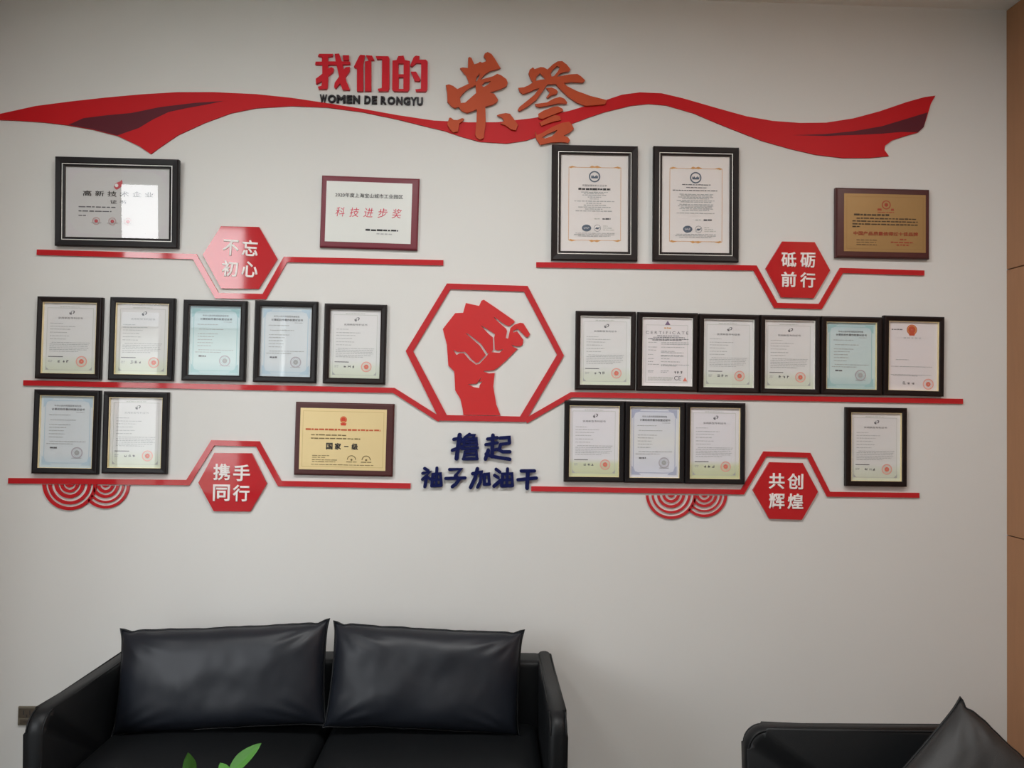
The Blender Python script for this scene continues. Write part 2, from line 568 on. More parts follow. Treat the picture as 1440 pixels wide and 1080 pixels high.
board_thing('wall_character', rong, -0.0165, -0.0065, M_ORG, 'orange brush-style character with square body and long tail over the ribbon', 'wall character', 'orange brush characters')
H7 = lambda p: Z(720, 70, 7.714, p)
yu = [H7([(68, 412), (130, 406), (180, 385), (228, 352), (200, 310), (180, 255), (192, 215), (228, 190), (245, 210), (310, 187), (345, 190), (385, 213), (440, 160), (495, 125), (545, 122), (595, 160), (635, 210), (612, 235), (560, 240), (510, 262), (490, 293),
          (560, 278), (640, 265), (710, 262), (750, 288), (792, 330), (770, 355), (640, 348), (557, 360), (600, 395), (700, 445), (850, 500), (1030, 545), (1010, 590), (900, 600), (800, 607), (700, 570), (600, 500), (510, 412), (475, 370), (382, 375),
          (330, 450), (260, 545), (160, 620), (80, 665), (62, 650), (80, 620), (180, 540), (240, 490), (300, 412), (240, 432), (180, 460), (120, 480), (85, 455)]),
      H7([(255, 338), (268, 285), (305, 250), (330, 280), (368, 318), (310, 325)]),
      H7([(418, 255), (440, 215), (490, 175), (520, 185), (500, 230), (455, 285), (430, 290)]),
      H7([(370, 415), (430, 408), (480, 430), (497, 455), (480, 480), (430, 490), (390, 522), (373, 515), (413, 460)]),
      H7([(248, 588), (380, 570), (450, 530), (520, 510), (570, 530), (600, 570), (590, 584), (500, 580), (400, 602), (300, 622), (262, 612)]),
      H7([(285, 695), (340, 660), (450, 617), (500, 613), (550, 640), (555, 660), (500, 682), (400, 722), (330, 750), (290, 742)]),
      H7([(300, 790), (370, 752), (460, 707), (520, 720), (530, 762), (460, 775), (380, 800), (320, 825)]),
      H7([(250, 885), (270, 925), (330, 900), (430, 840), (540, 792), (620, 780), (650, 810), (672, 855), (620, 900), (560, 930), (610, 950), (630, 980), (610, 1010), (540, 1000), (420, 1005), (305, 1030), (262, 965)]),
      H7([(325, 950), (380, 915), (495, 868), (470, 902), (430, 937), (360, 962)])]
board_thing('wall_character', yu, -0.0165, -0.0065, M_ORG, 'orange brush-style character with sweeping arms next to the ribbon crest', 'wall character', 'orange brush characters')

# black Latin letters, one board each
letters = [('W', 449, 459.5), ('O', 460.5, 472), ('M', 473, 485.5), ('E', 487, 495), ('N', 496, 506), ('D', 512, 521), ('E', 522.5, 530), ('R', 535, 543.5), ('O', 544.5, 555.5), ('N', 557, 566), ('G', 567, 577), ('Y', 577, 586), ('U', 586, 594.5)]
seen_l = {}
ordn = {'E1': 'first', 'E2': 'second', 'O1': 'first', 'O2': 'second', 'N1': 'first', 'N2': 'second'}
for ch, x0, x1 in letters:
    seen_l[ch] = seen_l.get(ch, 0) + 1
    yc = 137.8 + ((x0 + x1) / 2 - 454) * (4.0 / 136)
    c = W((x0 + x1) / 2, yc, -0.012)
    a, b = W(x0, yc, -0.012), W(x1, yc, -0.012)
    o = link('wall_letter', text_mesh(ch, b.x - a.x, 12 * 0.00285, bold=0.056, thick=0.010).copy(), M_BLACK)
    o.location = (c.x, 0.0, c.z)
    k = ordn.get(ch + str(seen_l[ch]))
    tag(o, f'small black letter {ch} {"(" + k + " one) " if k else ""}in the line under the red headline', 'letter', 'small black letters under the headline')

# ============================================================ bars, hexagon, fist, slogan
def bar(pts, w, label, yf=-0.0075, name='shelf_line'):
    o = link(name, strip_mesh(name, pts, w, yf, 0.0), M_BAR)
    recentre(o)
    return tag(o, label, 'decorative strip', 'red decorative lines')


bar([(51.5, 354.6), (273.5, 360.8), (304.8, 415.7), (371.5, 417), (401.2, 364.8), (623.5, 369.5)], 7.6, 'red strip dipping around the upper hexagon sign below the large horizontal certificate')
bar([(754, 372.3), (1062, 376.8), (1091, 429.3), (1153.8, 431), (1183.5, 380.2), (1300, 383.9)], 7.4, 'red strip dipping around the upper hexagon sign below the two tall certificates')
bar([(32.5, 538.3), (553.8, 549), (618.5, 590)], 7.3, 'red strip under the row of five certificates running down to the fist hexagon')
bar([(739.5, 592), (803.5, 555), (1354.4, 564.4)], 7.3, 'red strip under the row of six certificates running down to the fist hexagon')
bar([(11.3, 676), (264, 678.7), (299, 622.7), (362.4, 624.2), (393, 680), (577.3, 683.4)], 7.4, 'red strip arching over the lower hexagon sign near the gold plaque')
bar([(747, 687.3), (1044.3, 692), (1076, 638.3), (1137.6, 640.2), (1165.3, 695), (1293, 696.6)], 7.0, 'red strip arching over the lower hexagon sign near the lone certificate')
hx_out = [(628.5, 398.5), (742, 402), (793.2, 500), (738.5, 593.4), (618.5, 591.5), (570.5, 493.7)]
hx_in = [(633.3, 406.6), (736.8, 410), (783.4, 498.8), (731.3, 585.6), (628.3, 583.6), (581, 493.9)]
board_thing('hexagon_outline', [hx_out, hx_in], -0.008, 0.0, M_BAR, 'large open red hexagon frame around the raised fist', 'hexagon decoration', None)

H5 = lambda p: Z(540, 380, 5.143, p)
fist_out = H5([(425, 425), (515, 310), (572, 308), (592, 237), (688, 258), (705, 220), (722, 213), (800, 265), (938, 362), (946, 372), (935, 384), (905, 405), (870, 390), (795, 336), (800, 350), (884, 424), (890, 440), (880, 490), (897, 495), (914, 418),
               (945, 392), (985, 380), (1008, 384), (1057, 462), (1040, 486), (1026, 482), (968, 424), (932, 438), (936, 450), (962, 441), (1008, 503), (1003, 535), (990, 549), (955, 550), (922, 538), (935, 555), (966, 568),
               (880, 655), (830, 700), (795, 722), (722, 728), (722, 735), (760, 746), (801, 742), (790, 840), (812, 970), (843, 1050), (573, 1046), (568, 1000), (552, 930), (515, 870), (508, 732), (465, 690), (455, 540)])
fist_h = [H5([(698, 397), (722, 410), (803, 462), (797, 485), (801, 573), (825, 580), (866, 569), (835, 597), (778, 593), (790, 573), (787, 485), (758, 462)]),
          H5([(588, 453), (612, 462), (700, 530), (748, 600), (760, 598), (745, 618), (690, 677), (665, 683), (620, 650), (578, 601), (545, 601), (525, 613), (500, 578), (515, 581), (530, 590), (585, 590), (602, 605), (632, 643), (665, 670), (683, 666), (736, 612), (693, 545)]),
          H5([(707, 768), (688, 808), (712, 803), (692, 830), (688, 852), (650, 845), (608, 825), (670, 820), (688, 795)])]
board_thing('fist_emblem', [fist_out] + fist_h, -0.0078, 0.0, mat('fist_red', (200, 40, 42), 0.3, noise_amt=0.02), 'red raised fist cut-out rising inside the open hexagon', 'fist emblem', None)


def stroke_mesh(name, strokes, conv, yf, yb):
    """marker-style character: every stroke a round-ended bar; strokes = [(width, [(x,y)...])]"""
    bm = bmesh.new()
    for si, (wd, pts) in enumerate(strokes):
        yy = yf - 0.00012 * (si % 7)
        P = [conv(p) for p in pts]
        P = [Vector((p.x, p.z)) for p in P]
        hw = wd * 1.15 * 0.00285 / 2
        n = 7
        Lp, Rp = [], []
        for i, p in enumerate(P):
            if i == 0:
                d = (P[1] - p).normalized(); nm = Vector((-d.y, d.x)); k = 1
            elif i == len(P) - 1:
                d = (p - P[-2]).normalized(); nm = Vector((-d.y, d.x)); k = 1
            else:
                d0 = (p - P[i - 1]).normalized(); d1 = (P[i + 1] - p).normalized()
                n0 = Vector((-d0.y, d0.x)); n1 = Vector((-d1.y, d1.x))
                s_ = n0 + n1
                nm = s_.normalized() if s_.length > 1e-3 else n0
                k = min(1.5, 1 / max(0.5, nm.dot(n0)))
            Lp.append(p + nm * hw * k); Rp.append(p - nm * hw * k)
        d0 = (P[0] - P[1]).normalized(); d1 = (P[-1] - P[-2]).normalized()
        capA = [P[0] + Matrix.Rotation(a, 2) @ d0 * hw for a in [math.pi / 2 * (1 - 2 * j / n) * -1 for j in range(1, n)]]
        capB = [P[-1] + Matrix.Rotation(a, 2) @ d1 * hw for a in [math.pi / 2 * (1 - 2 * j / n) * -1 for j in range(1, n)]]
        # body as quads plus two fans, all prisms
        def prism(poly):
            f_ = [bm.verts.new((q.x, yy, q.y)) for q in poly]
            b_ = [bm.verts.new((q.x, yb, q.y)) for q in poly]
            bm.faces.new(f_); bm.faces.new(b_[::-1])
            for j in range(len(poly)):
                bm.faces.new((f_[j], f_[(j + 1) % len(poly)], b_[(j + 1) % len(poly)], b_[j]))
        for i in range(len(P) - 1):
            prism([Lp[i], Lp[i + 1], Rp[i + 1], Rp[i]])
        prism([Lp[0]] + sorted(capA, key=lambda q: -(q - P[0]).dot(Lp[0] - P[0])) + [Rp[0]])
        prism([Lp[-1]] + sorted(capB, key=lambda q: -(q - P[-1]).dot(Lp[-1] - P[-1])) + [Rp[-1]])
    return bm_mesh(name, bm)


SL = lambda p: W(580 + p[0] / 7.58, 600 + p[1] / 7.58, -0.014)
chars = [
    ('large navy brush character, the more crowded one of the upper slogan pair',
     [(5.2, [(503, 88), (490, 180), (470, 340)]), (4.0, [(440, 135), (515, 122)]), (4.2, [(425, 252), (530, 212)]),
      (3.6, [(608, 80), (560, 115), (530, 160)]), (3.4, [(595, 92), (660, 90), (648, 118)]), (3.4, [(560, 135), (680, 128), (685, 195)]), (3.4, [(552, 140), (550, 200)]), (2.6, [(560, 165), (670, 158)]),
      (2.8, [(612, 130), (612, 200)]), (3.0, [(545, 198), (690, 190)]), (3.4, [(528, 236), (695, 226)]), (3.4, [(560, 270), (545, 340)]), (3.4, [(560, 268), (680, 262), (688, 340)]), (2.8, [(560, 305), (660, 300)]), (3.6, [(540, 345), (692, 343)])]),
    ('large navy brush character ending the upper slogan pair',
     [(4.6, [(858, 92), (852, 200), (848, 320)]), (3.8, [(800, 132), (905, 116)]), (3.8, [(782, 192), (905, 172)]), (3.6, [(862, 250), (915, 238)]), (4.6, [(808, 252), (778, 345)]),
      (4.2, [(785, 292), (850, 318), (1038, 348)]), (4.2, [(935, 122), (1030, 115), (1035, 172)]), (3.8, [(1030, 178), (945, 188)]), (4.2, [(940, 190), (925, 250), (960, 268), (1038, 268)])]),
    ('small navy slogan character standing first in the lower line',
     [(3.6, [(128, 445), (165, 468)]), (3.6, [(108, 498), (185, 485), (105, 562)]), (4.0, [(150, 530), (132, 640)]), (3.2, [(160, 540), (195, 562)]), (3.8, [(218, 510), (205, 632)]),
      (3.4, [(215, 508), (298, 502), (308, 628)]), (3.6, [(260, 442), (252, 620)]), (3.0, [(215, 568), (298, 562)]), (3.6, [(205, 632), (308, 628)])]),
    ('small navy slogan character standing second in the lower line',
     [(3.8, [(395, 457), (518, 453), (455, 525)]), (4.2, [(460, 520), (492, 570), (460, 615), (425, 640)]), (3.8, [(355, 553), (560, 547)])]),
    ('small navy slogan character in the middle of the lower line',
     [(4.0, [(640, 502), (735, 485), (722, 590), (695, 645)]), (4.6, [(692, 450), (668, 545), (620, 648)]), (4.0, [(765, 512), (768, 615)]), (3.6, [(765, 510), (812, 505), (820, 612)]), (3.8, [(765, 616), (822, 613)])]),
    ('small navy slogan character standing fourth in the lower line',
     [(4.0, [(892, 455), (932, 486)]), (3.8, [(875, 520), (915, 545)]), (4.4, [(870, 635), (938, 575)]), (3.8, [(962, 508), (952, 632)]), (3.6, [(958, 506), (1060, 502), (1068, 628)]),
      (3.8, [(1014, 450), (1006, 625)]), (3.0, [(955, 570), (1062, 566)]), (3.8, [(950, 634), (1068, 630)])]),
    ('small navy slogan character standing last, at the start of the red strip',
     [(4.0, [(1160, 473), (1302, 472)]), (4.0, [(1125, 567), (1322, 548)]), (4.8, [(1230, 480), (1222, 655)])]),
]
for lb, st in chars:
    o = link('slogan_character', stroke_mesh('slogan_character', st, SL, -0.014, 0.0), M_NAVY)
    recentre(o)
    tag(o, lb, 'wall character', 'navy slogan characters')


# hexagon signs
def hexagon_sign(pts, chs, csize, label):
    c = W(sum(p[0] for p in pts) / 6, sum(p[1] for p in pts) / 6, 0)
    t = empty('hexagon_sign', c, label, 'hexagon sign', 'red hexagon signs')
    t.location.y = 0
    me = poly_mesh('plate', [pts], -0.010, 0.0)
    child_abs('plate', me, M_BAR, t)
    ang = math.atan2(W(pts[3][0], pts[3][1]).z - W(pts[0][0], pts[0][1]).z, W(pts[3][0], pts[3][1]).x - W(pts[0][0], pts[0][1]).x)
    for ch, x, y in chs:
        q = W(x, y, -0.0105)
        s = csize * 0.00285
        o = put_text(ch, t, q.x - c.x, q.z - c.z, -0.010, s, s, M_WHITE, name='character', bold=0.022, thick=0.003)
        o.rotation_euler = (0, -ang, 0)
    return t


hexagon_sign([(285, 358), (310.8, 318), (364.4, 319.2), (390, 364.4), (363.6, 406), (310.8, 405.6)],
             [('不', 324.7, 348.3), ('忘', 351.7, 349), ('初', 323.3, 378), ('心', 351.2, 378.8)], 22.5, 'red hexagon sign with white characters catching pink window glare, below the large horizontal certificate')
hexagon_sign([(1077, 377.5), (1100, 339.5), (1145.8, 340.5), (1167.5, 380), (1144.5, 419.3), (1098.8, 418)],
             [('砥', 1109.2, 365), ('砺', 1135.8, 366), ('前', 1109.2, 393), ('行', 1135.8, 394)], 21.8, 'red hexagon sign with white characters between the tall certificate and the dim gold plaque')
hexagon_sign([(278.8, 678.8), (301.3, 637), (353.8, 637.5), (375, 680), (352, 719.3), (300.5, 718.8)],
             [('携', 312, 663.8), ('手', 340, 665), ('同', 311.5, 693), ('行', 339.3, 693.5)], 23, 'red hexagon sign with white characters under the arch beside the bright gold plaque')
hexagon_sign([(1058.9, 689.3), (1082.2, 650), (1128.9, 651), (1150.4, 691.6), (1127.8, 731), (1081.8, 729.6)],
             [('共', 1092.2, 676.5), ('创', 1118.4, 677), ('辉', 1092.2, 704.6), ('煌', 1118.4, 705.2)], 22.5, 'red hexagon sign with white characters under the arch beside the lone certificate')


# ring ornaments
def rings(cx, cy, segs, label, clip=None):
    t = empty('ring_ornament', W(cx, cy, 0), label, 'ring ornament', 'red concentric half-ring ornaments')
    t.location.y = 0
    yf = -0.0072
    for (r0, r1) in segs:
        v, f = [], []
        n = 40

        def lim(r):
            if not clip:
                return math.pi
            kx, ky, kr = clip
            for i in range(400):
                a = math.pi * (i / 400)
                x, y = cx + r * math.cos(a), cy + r * math.sin(a)
                if math.hypot(x - kx, y - ky) < kr - 2.5:
                    return a
            return math.pi
        l0, l1 = lim(max(r0, 0.01)), lim(r1)
        for i in range(n + 1):
            for r, lm in ((r0, l0), (r1, l1)):
                a = lm * i / n
                p = W(cx + r * math.cos(a), cy + 2.0 + max(0, r * math.sin(a) - 2.0), yf)
                v += [(p.x, yf, p.z), (p.x, 0.0, p.z)]
            if i:
                a_, b_ = 4 * (i - 1), 4 * i
                f += [(a_, b_, b_ + 2, a_ + 2), (a_, a_ + 1, b_ + 1, b_), (a_ + 2, b_ + 2, b_ + 3, a_ + 3)]
        me = bpy.data.meshes.new('ring')
        me.from_pydata(v, [], f)
        child_abs('ring', me, M_BAR, t)
    return t


def between(whites, outer):
    s, prev = [], 1.5
    for a, b in whites:
        s.append((prev, a - 0.45)); prev = b + 0.45
    s.append((prev, outer))
    return s


rings(97.4, 679.3, between([(6.8, 9), (13.8, 16), (21.8, 25.3), (30.6, 33.2)], 38.2), 'larger red concentric half-rings hanging below the two certificates by the wall edge')
rings(147.9, 680.8, between([(5.4, 7.8), (12.8, 15), (19.8, 23.2), (27, 30)], 34.2), 'smaller red concentric half-rings tucked behind the larger ones by the wall edge', clip=(97.4, 679.3, 38.2))
rings(943.8, 694.4, between([(5.7, 8.3), (13, 15.6), (20.3, 24), (28, 31.3)], 35.6), 'larger red concentric half-rings hanging below the joined trio of certificates')
rings(990.6, 694.9, between([(5.2, 7.6), (12.2, 14.3), (18.8, 21.9), (25.3, 28.2)], 32.3), 'smaller red concentric half-rings hanging below the joined trio of certificates', clip=(943.8, 694.4, 35.6))

# ============================================================ certificates
M_FR = mat('frame_black', (24, 21, 23), 0.42, spec=0.28, noise_amt=0.10, nscale=30, stretch=(1, 1, 1))
M_FRB = mat('frame_brown_black', (26, 17, 16), 0.42, spec=0.28, noise_amt=0.12, nscale=30)
M_BURG = mat('plaque_burgundy', (116, 40, 54), 0.32, noise_amt=0.10, nscale=14, stretch=(0.4, 1, 4))
M_MAROON = mat('plaque_maroon', (76, 36, 36), 0.32, noise_amt=0.12, nscale=14, stretch=(0.4, 1, 4))
M_GOLDLIP = mat('lip_gold', (240, 222, 176), 0.3, metal=0.1, noise_amt=0.03)
M_SILVER = mat('lip_silver', (240, 238, 232), 0.3, metal=0.1, noise_amt=0.02)
M_LIPD = mat('lip_dark', (60, 44, 38), 0.4, noise_amt=0.03)
M_INK = mat('ink_grey', (172, 175, 176), 0.7, noise_amt=0.05)
M_INKD = mat('ink_dark', (104, 104, 110), 0.7, noise_amt=0.05)
M_INKK = mat('ink_black', (38, 38, 42), 0.7, noise_amt=0.05)
M_INKR = mat('ink_red', (206, 70, 66), 0.6, noise_amt=0.05)
M_SEAL = mat('seal_red', (234, 172, 158), 0.7, noise_amt=0.08, nscale=80)
M_SEALD = mat('seal_deep_red', (222, 122, 104), 0.7, noise_amt=0.08, nscale=80)
M_SEALG = mat('seal_grey', (182, 178, 186), 0.7, noise_amt=0.08, nscale=80)
M_LINE = mat('print_line', (192, 196, 190), 0.7, noise_amt=0.04)
M_GOLDP = mat('print_gold', (214, 158, 92), 0.6, noise_amt=0.04)
M_BLUEP = mat('print_blue', (184, 206, 220), 0.7, noise_amt=0.05)
M_TEALP = mat('print_teal', (160, 200, 204), 0.7, noise_amt=0.05)
GLASS = glass_mat()
P_PAT = grad_mat('paper_patent', [(0.0, (208, 216, 197)), (0.16, (216, 222, 210)), (0.26, (223, 225, 224)), (1.0, (225, 224, 225))], axis='Z')
P_PATG = grad_mat('paper_patent_green', [(0.0, (197, 204, 166)), (0.18, (210, 216, 187)), (0.25, (225, 225, 229)), (1.0, (227, 225, 231))], axis='Z')
P_COP = grad_mat('paper_copyright', [(0.0, (195, 212, 222)), (0.2, (216, 223, 227)), (0.85, (216, 223, 227)), (1.0, (199, 214, 223))], axis='Z')
P_TEAL = grad_mat('paper_teal', [(0.0, (170, 202, 206)), (0.2, (202, 222, 222)), (0.85, (201, 220, 223)), (1.0, (176, 206, 214))], axis='Z')
P_VIO = grad_mat('paper_violet', [(0.0, (214, 218, 233)), (0.5, (223, 225, 225)), (1.0, (214, 218, 231))], axis='Z')
P_WHITE = mat('paper_white', (229, 225, 227), 0.6, noise_amt=0.01)
P_ISO = mat('paper_cream', (231, 227, 225), 0.6, noise_amt=0.01)
GOLD = mat('plate_gold', (230, 208, 156), 0.42, metal=0.35, noise_amt=0.03, nscale=4)
GOLDD = mat('plate_gold_shaded', (162, 130, 82), 0.42, metal=0.35, noise_amt=0.05, nscale=5)  # gold plate with the dimmer light at its place put into the colour
STEEL = mat('plate_satin_white', (214, 216, 212), 0.4, metal=0.1, noise_amt=0.02)

rnd = random.Random(4)


class Sheet:
    """a printed sheet inside a frame; u,v run 0..1 from its top corner as seen"""
    def __init__(s, t, x0, x1, z0, z1, y, m):
        s.t, s.x0, s.x1, s.z0, s.z1, s.y = t, x0, x1, z0, z1, y
        s.obj = link('paper', box_mesh('paper', x0, x1, y, y + 0.001, z0, z1), m, t)
        s.k = 0

    def X(s, u): return s.x0 + (s.x1 - s.x0) * u
    def Zv(s, v): return s.z1 - (s.z1 - s.z0) * v

    def layer(s):
        s.k += 1
        return s.y - 0.0003 - 0.00008 * s.k

    def rows(s, rows, m, th=0.010, name='text_line', dash=True):
        q = []
        y = s.layer()
        H = (s.z1 - s.z0) * th
        for (v, u0, u1) in rows:
            z = s.Zv(v)
            if not dash:
                q.append((s.X(u0), s.X(u1), z - H / 2, z + H / 2, y)); continue
            u = u0
            while u < u1:
                w = rnd.uniform(0.025, 0.07)
                q.append((s.X(u), s.X(min(u + w, u1)), z - H / 2 * rnd.uniform(.7, 1.1), z + H / 2 * rnd.uniform(.7, 1.1), y))
                u += w + rnd.uniform(0.006, 0.012)
        return link(name, quads_mesh(name, q), m, s.obj, kind='stuff')

    def border(s, a, b, c, d, m, w=0.006, name='printed_border'):
        W_ = (s.x1 - s.x0) * w * 1.3
        y = s.layer()
        x0, x1, z1, z0 = s.X(a), s.X(b), s.Zv(c), s.Zv(d)
        q = [(x0, x1, z1 - W_, z1, y), (x0, x1, z0, z0 + W_, y), (x0, x0 + W_, z0 + W_, z1 - W_, y), (x1 - W_, x1, z0 + W_, z1 - W_, y)]
        return link(name, quads_mesh(name, q), m, s.obj)

    def seal(s, u, v, r, m, m2, star=True, name='seal'):
        R = (s.x1 - s.x0) * r
        y = s.layer()
        o = link(name, ring_mesh(name, s.X(u), s.Zv(v), R * 0.80, R, y), m, s.obj)
        link(name, ring_mesh(name, s.X(u), s.Zv(v), R * 0.05, R * 0.45, y, n=12), m2, s.obj)
        q = []
        for i in range(14):
            a = 2 * math.pi * i / 14
            q.append((s.X(u) + R * .62 * math.cos(a) - R * .05, s.X(u) + R * .62 * math.cos(a) + R * .05, s.Zv(v) + R * .62 * math.sin(a) - R * .05, s.Zv(v) + R * .62 * math.sin(a) + R * .05, y))
        link('seal_lettering', quads_mesh('seal_lettering', q), m, s.obj)
        return o

    def text(s, body, u, v, w, h, m, name='lettering', **kw):
        return put_text(body, s.obj, s.X(u), s.Zv(v), s.layer(), (s.x1 - s.x0) * w, (s.z1 - s.z0) * h, m, name=name, **kw)

    def poly(s, uvs, m, name='emblem'):
        y = s.layer()
        me = poly_mesh(name, [[(s.X(u), s.Zv(v)) for u, v in uvs]], y, y + 0.0001, conv=lambda p: p)
        return link(name, me, m, s.obj)

    def squiggle(s, u0, u1, v, h, m, n=3, name='signature'):
        q = []
        y = s.layer()
        seg = (u1 - u0) / n
        for i in range(n):
            ua = u0 + seg * i
            for k in range(4):
                a, b = ua + seg * rnd.uniform(0.0, .35), ua + seg * rnd.uniform(.45, .75)
                z = v + h * rnd.uniform(-.5, .5)
                if k % 2:
                    q.append((s.X(a), s.X(b), s.Zv(z) - .0009, s.Zv(z) + .0009, y))
                else:
                    uu = ua + seg * rnd.uniform(.1, .7)
                    q.append((s.X(uu) - .0009, s.X(uu) + .0009, s.Zv(v + h * .5), s.Zv(v - h * rnd.uniform(.2, .5)), y))
        return link(name, quads_mesh(name, q), m, s.obj)


def patent_emblem(s, u, v, k=1.0):
    s.poly([(u - .035 * k, v + .03 * k), (u - .05 * k, v + .01 * k), (u - .03 * k, v - .01 * k), (u - .022 * k, v + .012 * k), (u - .008 * k, v - .03 * k), (u, v + .03 * k)], M_INKD)
    s.poly([(u + .008 * k, v - .028 * k), (u + .05 * k, v - .026 * k), (u + .055 * k, v - .004 * k), (u + .03 * k, v + .02 * k), (u + .012 * k, v + .012 * k), (u + .036 * k, v - .008 * k), (u + .034 * k, v - .018 * k), (u + .010 * k, v - .016 * k)], M_INKD)


def fill_patent(s, title_v=0.215, dark=M_INKD, seal=True, seed=0, emblem_v=0.135, pale_title=False):  # a pale title is printed in the lighter grey ink
    rnd.seed(seed)
    s.border(0.06, 0.93, 0.07, 0.955, M_LINE)
    s.rows([(0.055, 0.3, 0.68)], M_LINE, th=0.012)
    patent_emblem(s, 0.52, emblem_v)
    s.text('实用新型专利证书', 0.5, title_v, 0.46, 0.028, M_INK if pale_title else dark, name='title')
    rows = [(0.285 + seed % 3 * .006, .12, .36), (0.335, .12, .60), (0.375, .12, .50), (0.42, .12, .44), (0.47, .12, .48), (0.515, .12, .42)]
    rows += [(0.565, .16, .88), (0.59, .12, .86), (0.615, .12, .84), (0.64, .12, .86), (0.665, .12, .82), (0.69, .12, .66)]
    s.rows(rows, M_INK, th=0.0075)
    s.rows([(0.765, 0.10, 0.38)], M_INKD, th=0.010, dash=False, name='rule_line')
    s.rows([(0.82, .10, .18), (0.84, .10, .17)], M_INK, th=0.008)
    s.squiggle(0.28, 0.52, 0.83, 0.035, M_INKD)
    s.seal(0.73, 0.83, 0.105, M_SEAL, M_SEALD)
    for u, d in ((0.06, 1), (0.93, -1)):
        s.poly([(u, .90), (u + .02 * d, .925), (u + .06 * d, .95), (u, .955)], M_INK, name='corner_ornament')


def fill_copy(s, seed=0, m_orn=M_BLUEP, seal_m=M_SEALG, title=M_INKD):
    rnd.seed(seed + 50)
    s.border(0.07, 0.93, 0.06, 0.94, m_orn, w=0.01)
    for u, d in ((0.04, 1), (0.96, -1)):
        for v, e in ((0.035, 1), (0.965, -1)):
            s.poly([(u, v), (u + .19 * d, v), (u + .14 * d, v + .035 * e), (u + .07 * d, v + .05 * e), (u + .045 * d, v + .10 * e), (u, v + .13 * e)], m_orn, name='corner_ornament')
    s.text('中华人民共和国国家版权局', 0.5, 0.135, 0.50, 0.026, title, name='title')
    s.text('计算机软件著作权登记证书', 0.51, 0.185, 0.62, 0.032, title, name='title', bold=0.01)
    s.rows([(0.225, .66, .82)], M_INK, th=0.007)
    s.rows([(0.265, .15, .55), (0.335, .18, .66), (0.40, .16, .56), (0.44, .16, .48), (0.485, .16, .44), (0.53, .16, .46), (0.575, .16, .42)], M_INK, th=0.009)
    s.rows([(0.635, .18, .86), (0.668, .12, .62)], M_INK, th=0.009)
    s.rows([(0.725, .19, .33)], M_INKD, th=0.022)
    s.seal(0.70, 0.79, 0.11, seal_m, M_INK)
    s.rows([(0.865, .60, .80)], M_INK, th=0.007)


def fill_ce(s):
    rnd.seed(9)
    s.border(0.07, 0.92, 0.10, 0.955, M_LINE)
    s.poly([(.51, .035), (.565, .10), (.455, .10)], mat('emblem_violet', (120, 96, 128), .7, noise_amt=.05))
    s.rows([(0.145, .44, .58)], M_GOLDP, th=0.02)
    s.text('C E R T I F I C A T E', 0.5, 0.215, 0.86, 0.042, M_INKD, name='title')
    s.rows([(0.262, .30, .74), (0.285, .22, .86), (0.31, .12, .94), (0.325, .20, .80)], M_INKD, th=0.011)
    s.rows([(0.36, .12, .30), (.36, .38, .94), (.385, .38, .94), (.43, .12, .30), (.43, .38, .86), (.475, .12, .28), (.49, .38, .66), (.51, .38, .84), (.54, .12, .22), (.55, .38, .84), (.56, .38, .84),
            (.60, .12, .24), (.60, .38, .56), (.645, .12, .22), (.645, .38, .76), (.685, .12, .34), (.69, .38, .95), (.705, .38, .70), (.78, .12, .24), (.78, .38, .54), (.80, .12, .22), (.80, .38, .50)], M_INK, th=0.010)
    s.rows([(.875, .12, .62), (.89, .12, .62), (.905, .12, .60), (.92, .12, .60)], M_LINE, th=0.008)
    s.squiggle(0.64, 0.84, 0.80, 0.035, M_INKD)
    s.text('CE', 0.72, 0.885, 0.14, 0.06, M_INKD, name='mark')
    s.poly([(.87, .87), (.915, .93), (.825, .93)], M_SEALD)


def fill_licence(s):
    rnd.seed(3)
    o = s.layer()
    R = (s.x1 - s.x0) * 0.105
    link('emblem', ring_mesh('emblem', s.X(.48), s.Zv(.115), R * .05, R, o, n=20), mat('emblem_red', (196, 80, 50), .6, noise_amt=.05), s.obj)
    link('emblem', ring_mesh('emblem', s.X(.48), s.Zv(.115), R * .72, R * .86, s.layer(), n=20), M_GOLDP, s.obj)
    s.rows([(0.115, .07, .29)], M_INKD, th=0.016)
    s.poly([(.41, .165), (.55, .165), (.53, .20), (.43, .20)], MATS['emblem_red'])
    s.text('商 标 注 册 证', 0.49, 0.235, 0.36, 0.024, M_INK, name='title')
    s.rows([(0.555, .16, .42), (.655, .06, .22), (.655, .24, .90), (.775, .06, .88), (.79, .10, .60)], M_INK, th=0.008)
    s.squiggle(0.30, 0.56, 0.895, 0.04, M_INKD)
    s.seal(0.82, 0.905, 0.11, M_SEAL, M_SEALD)


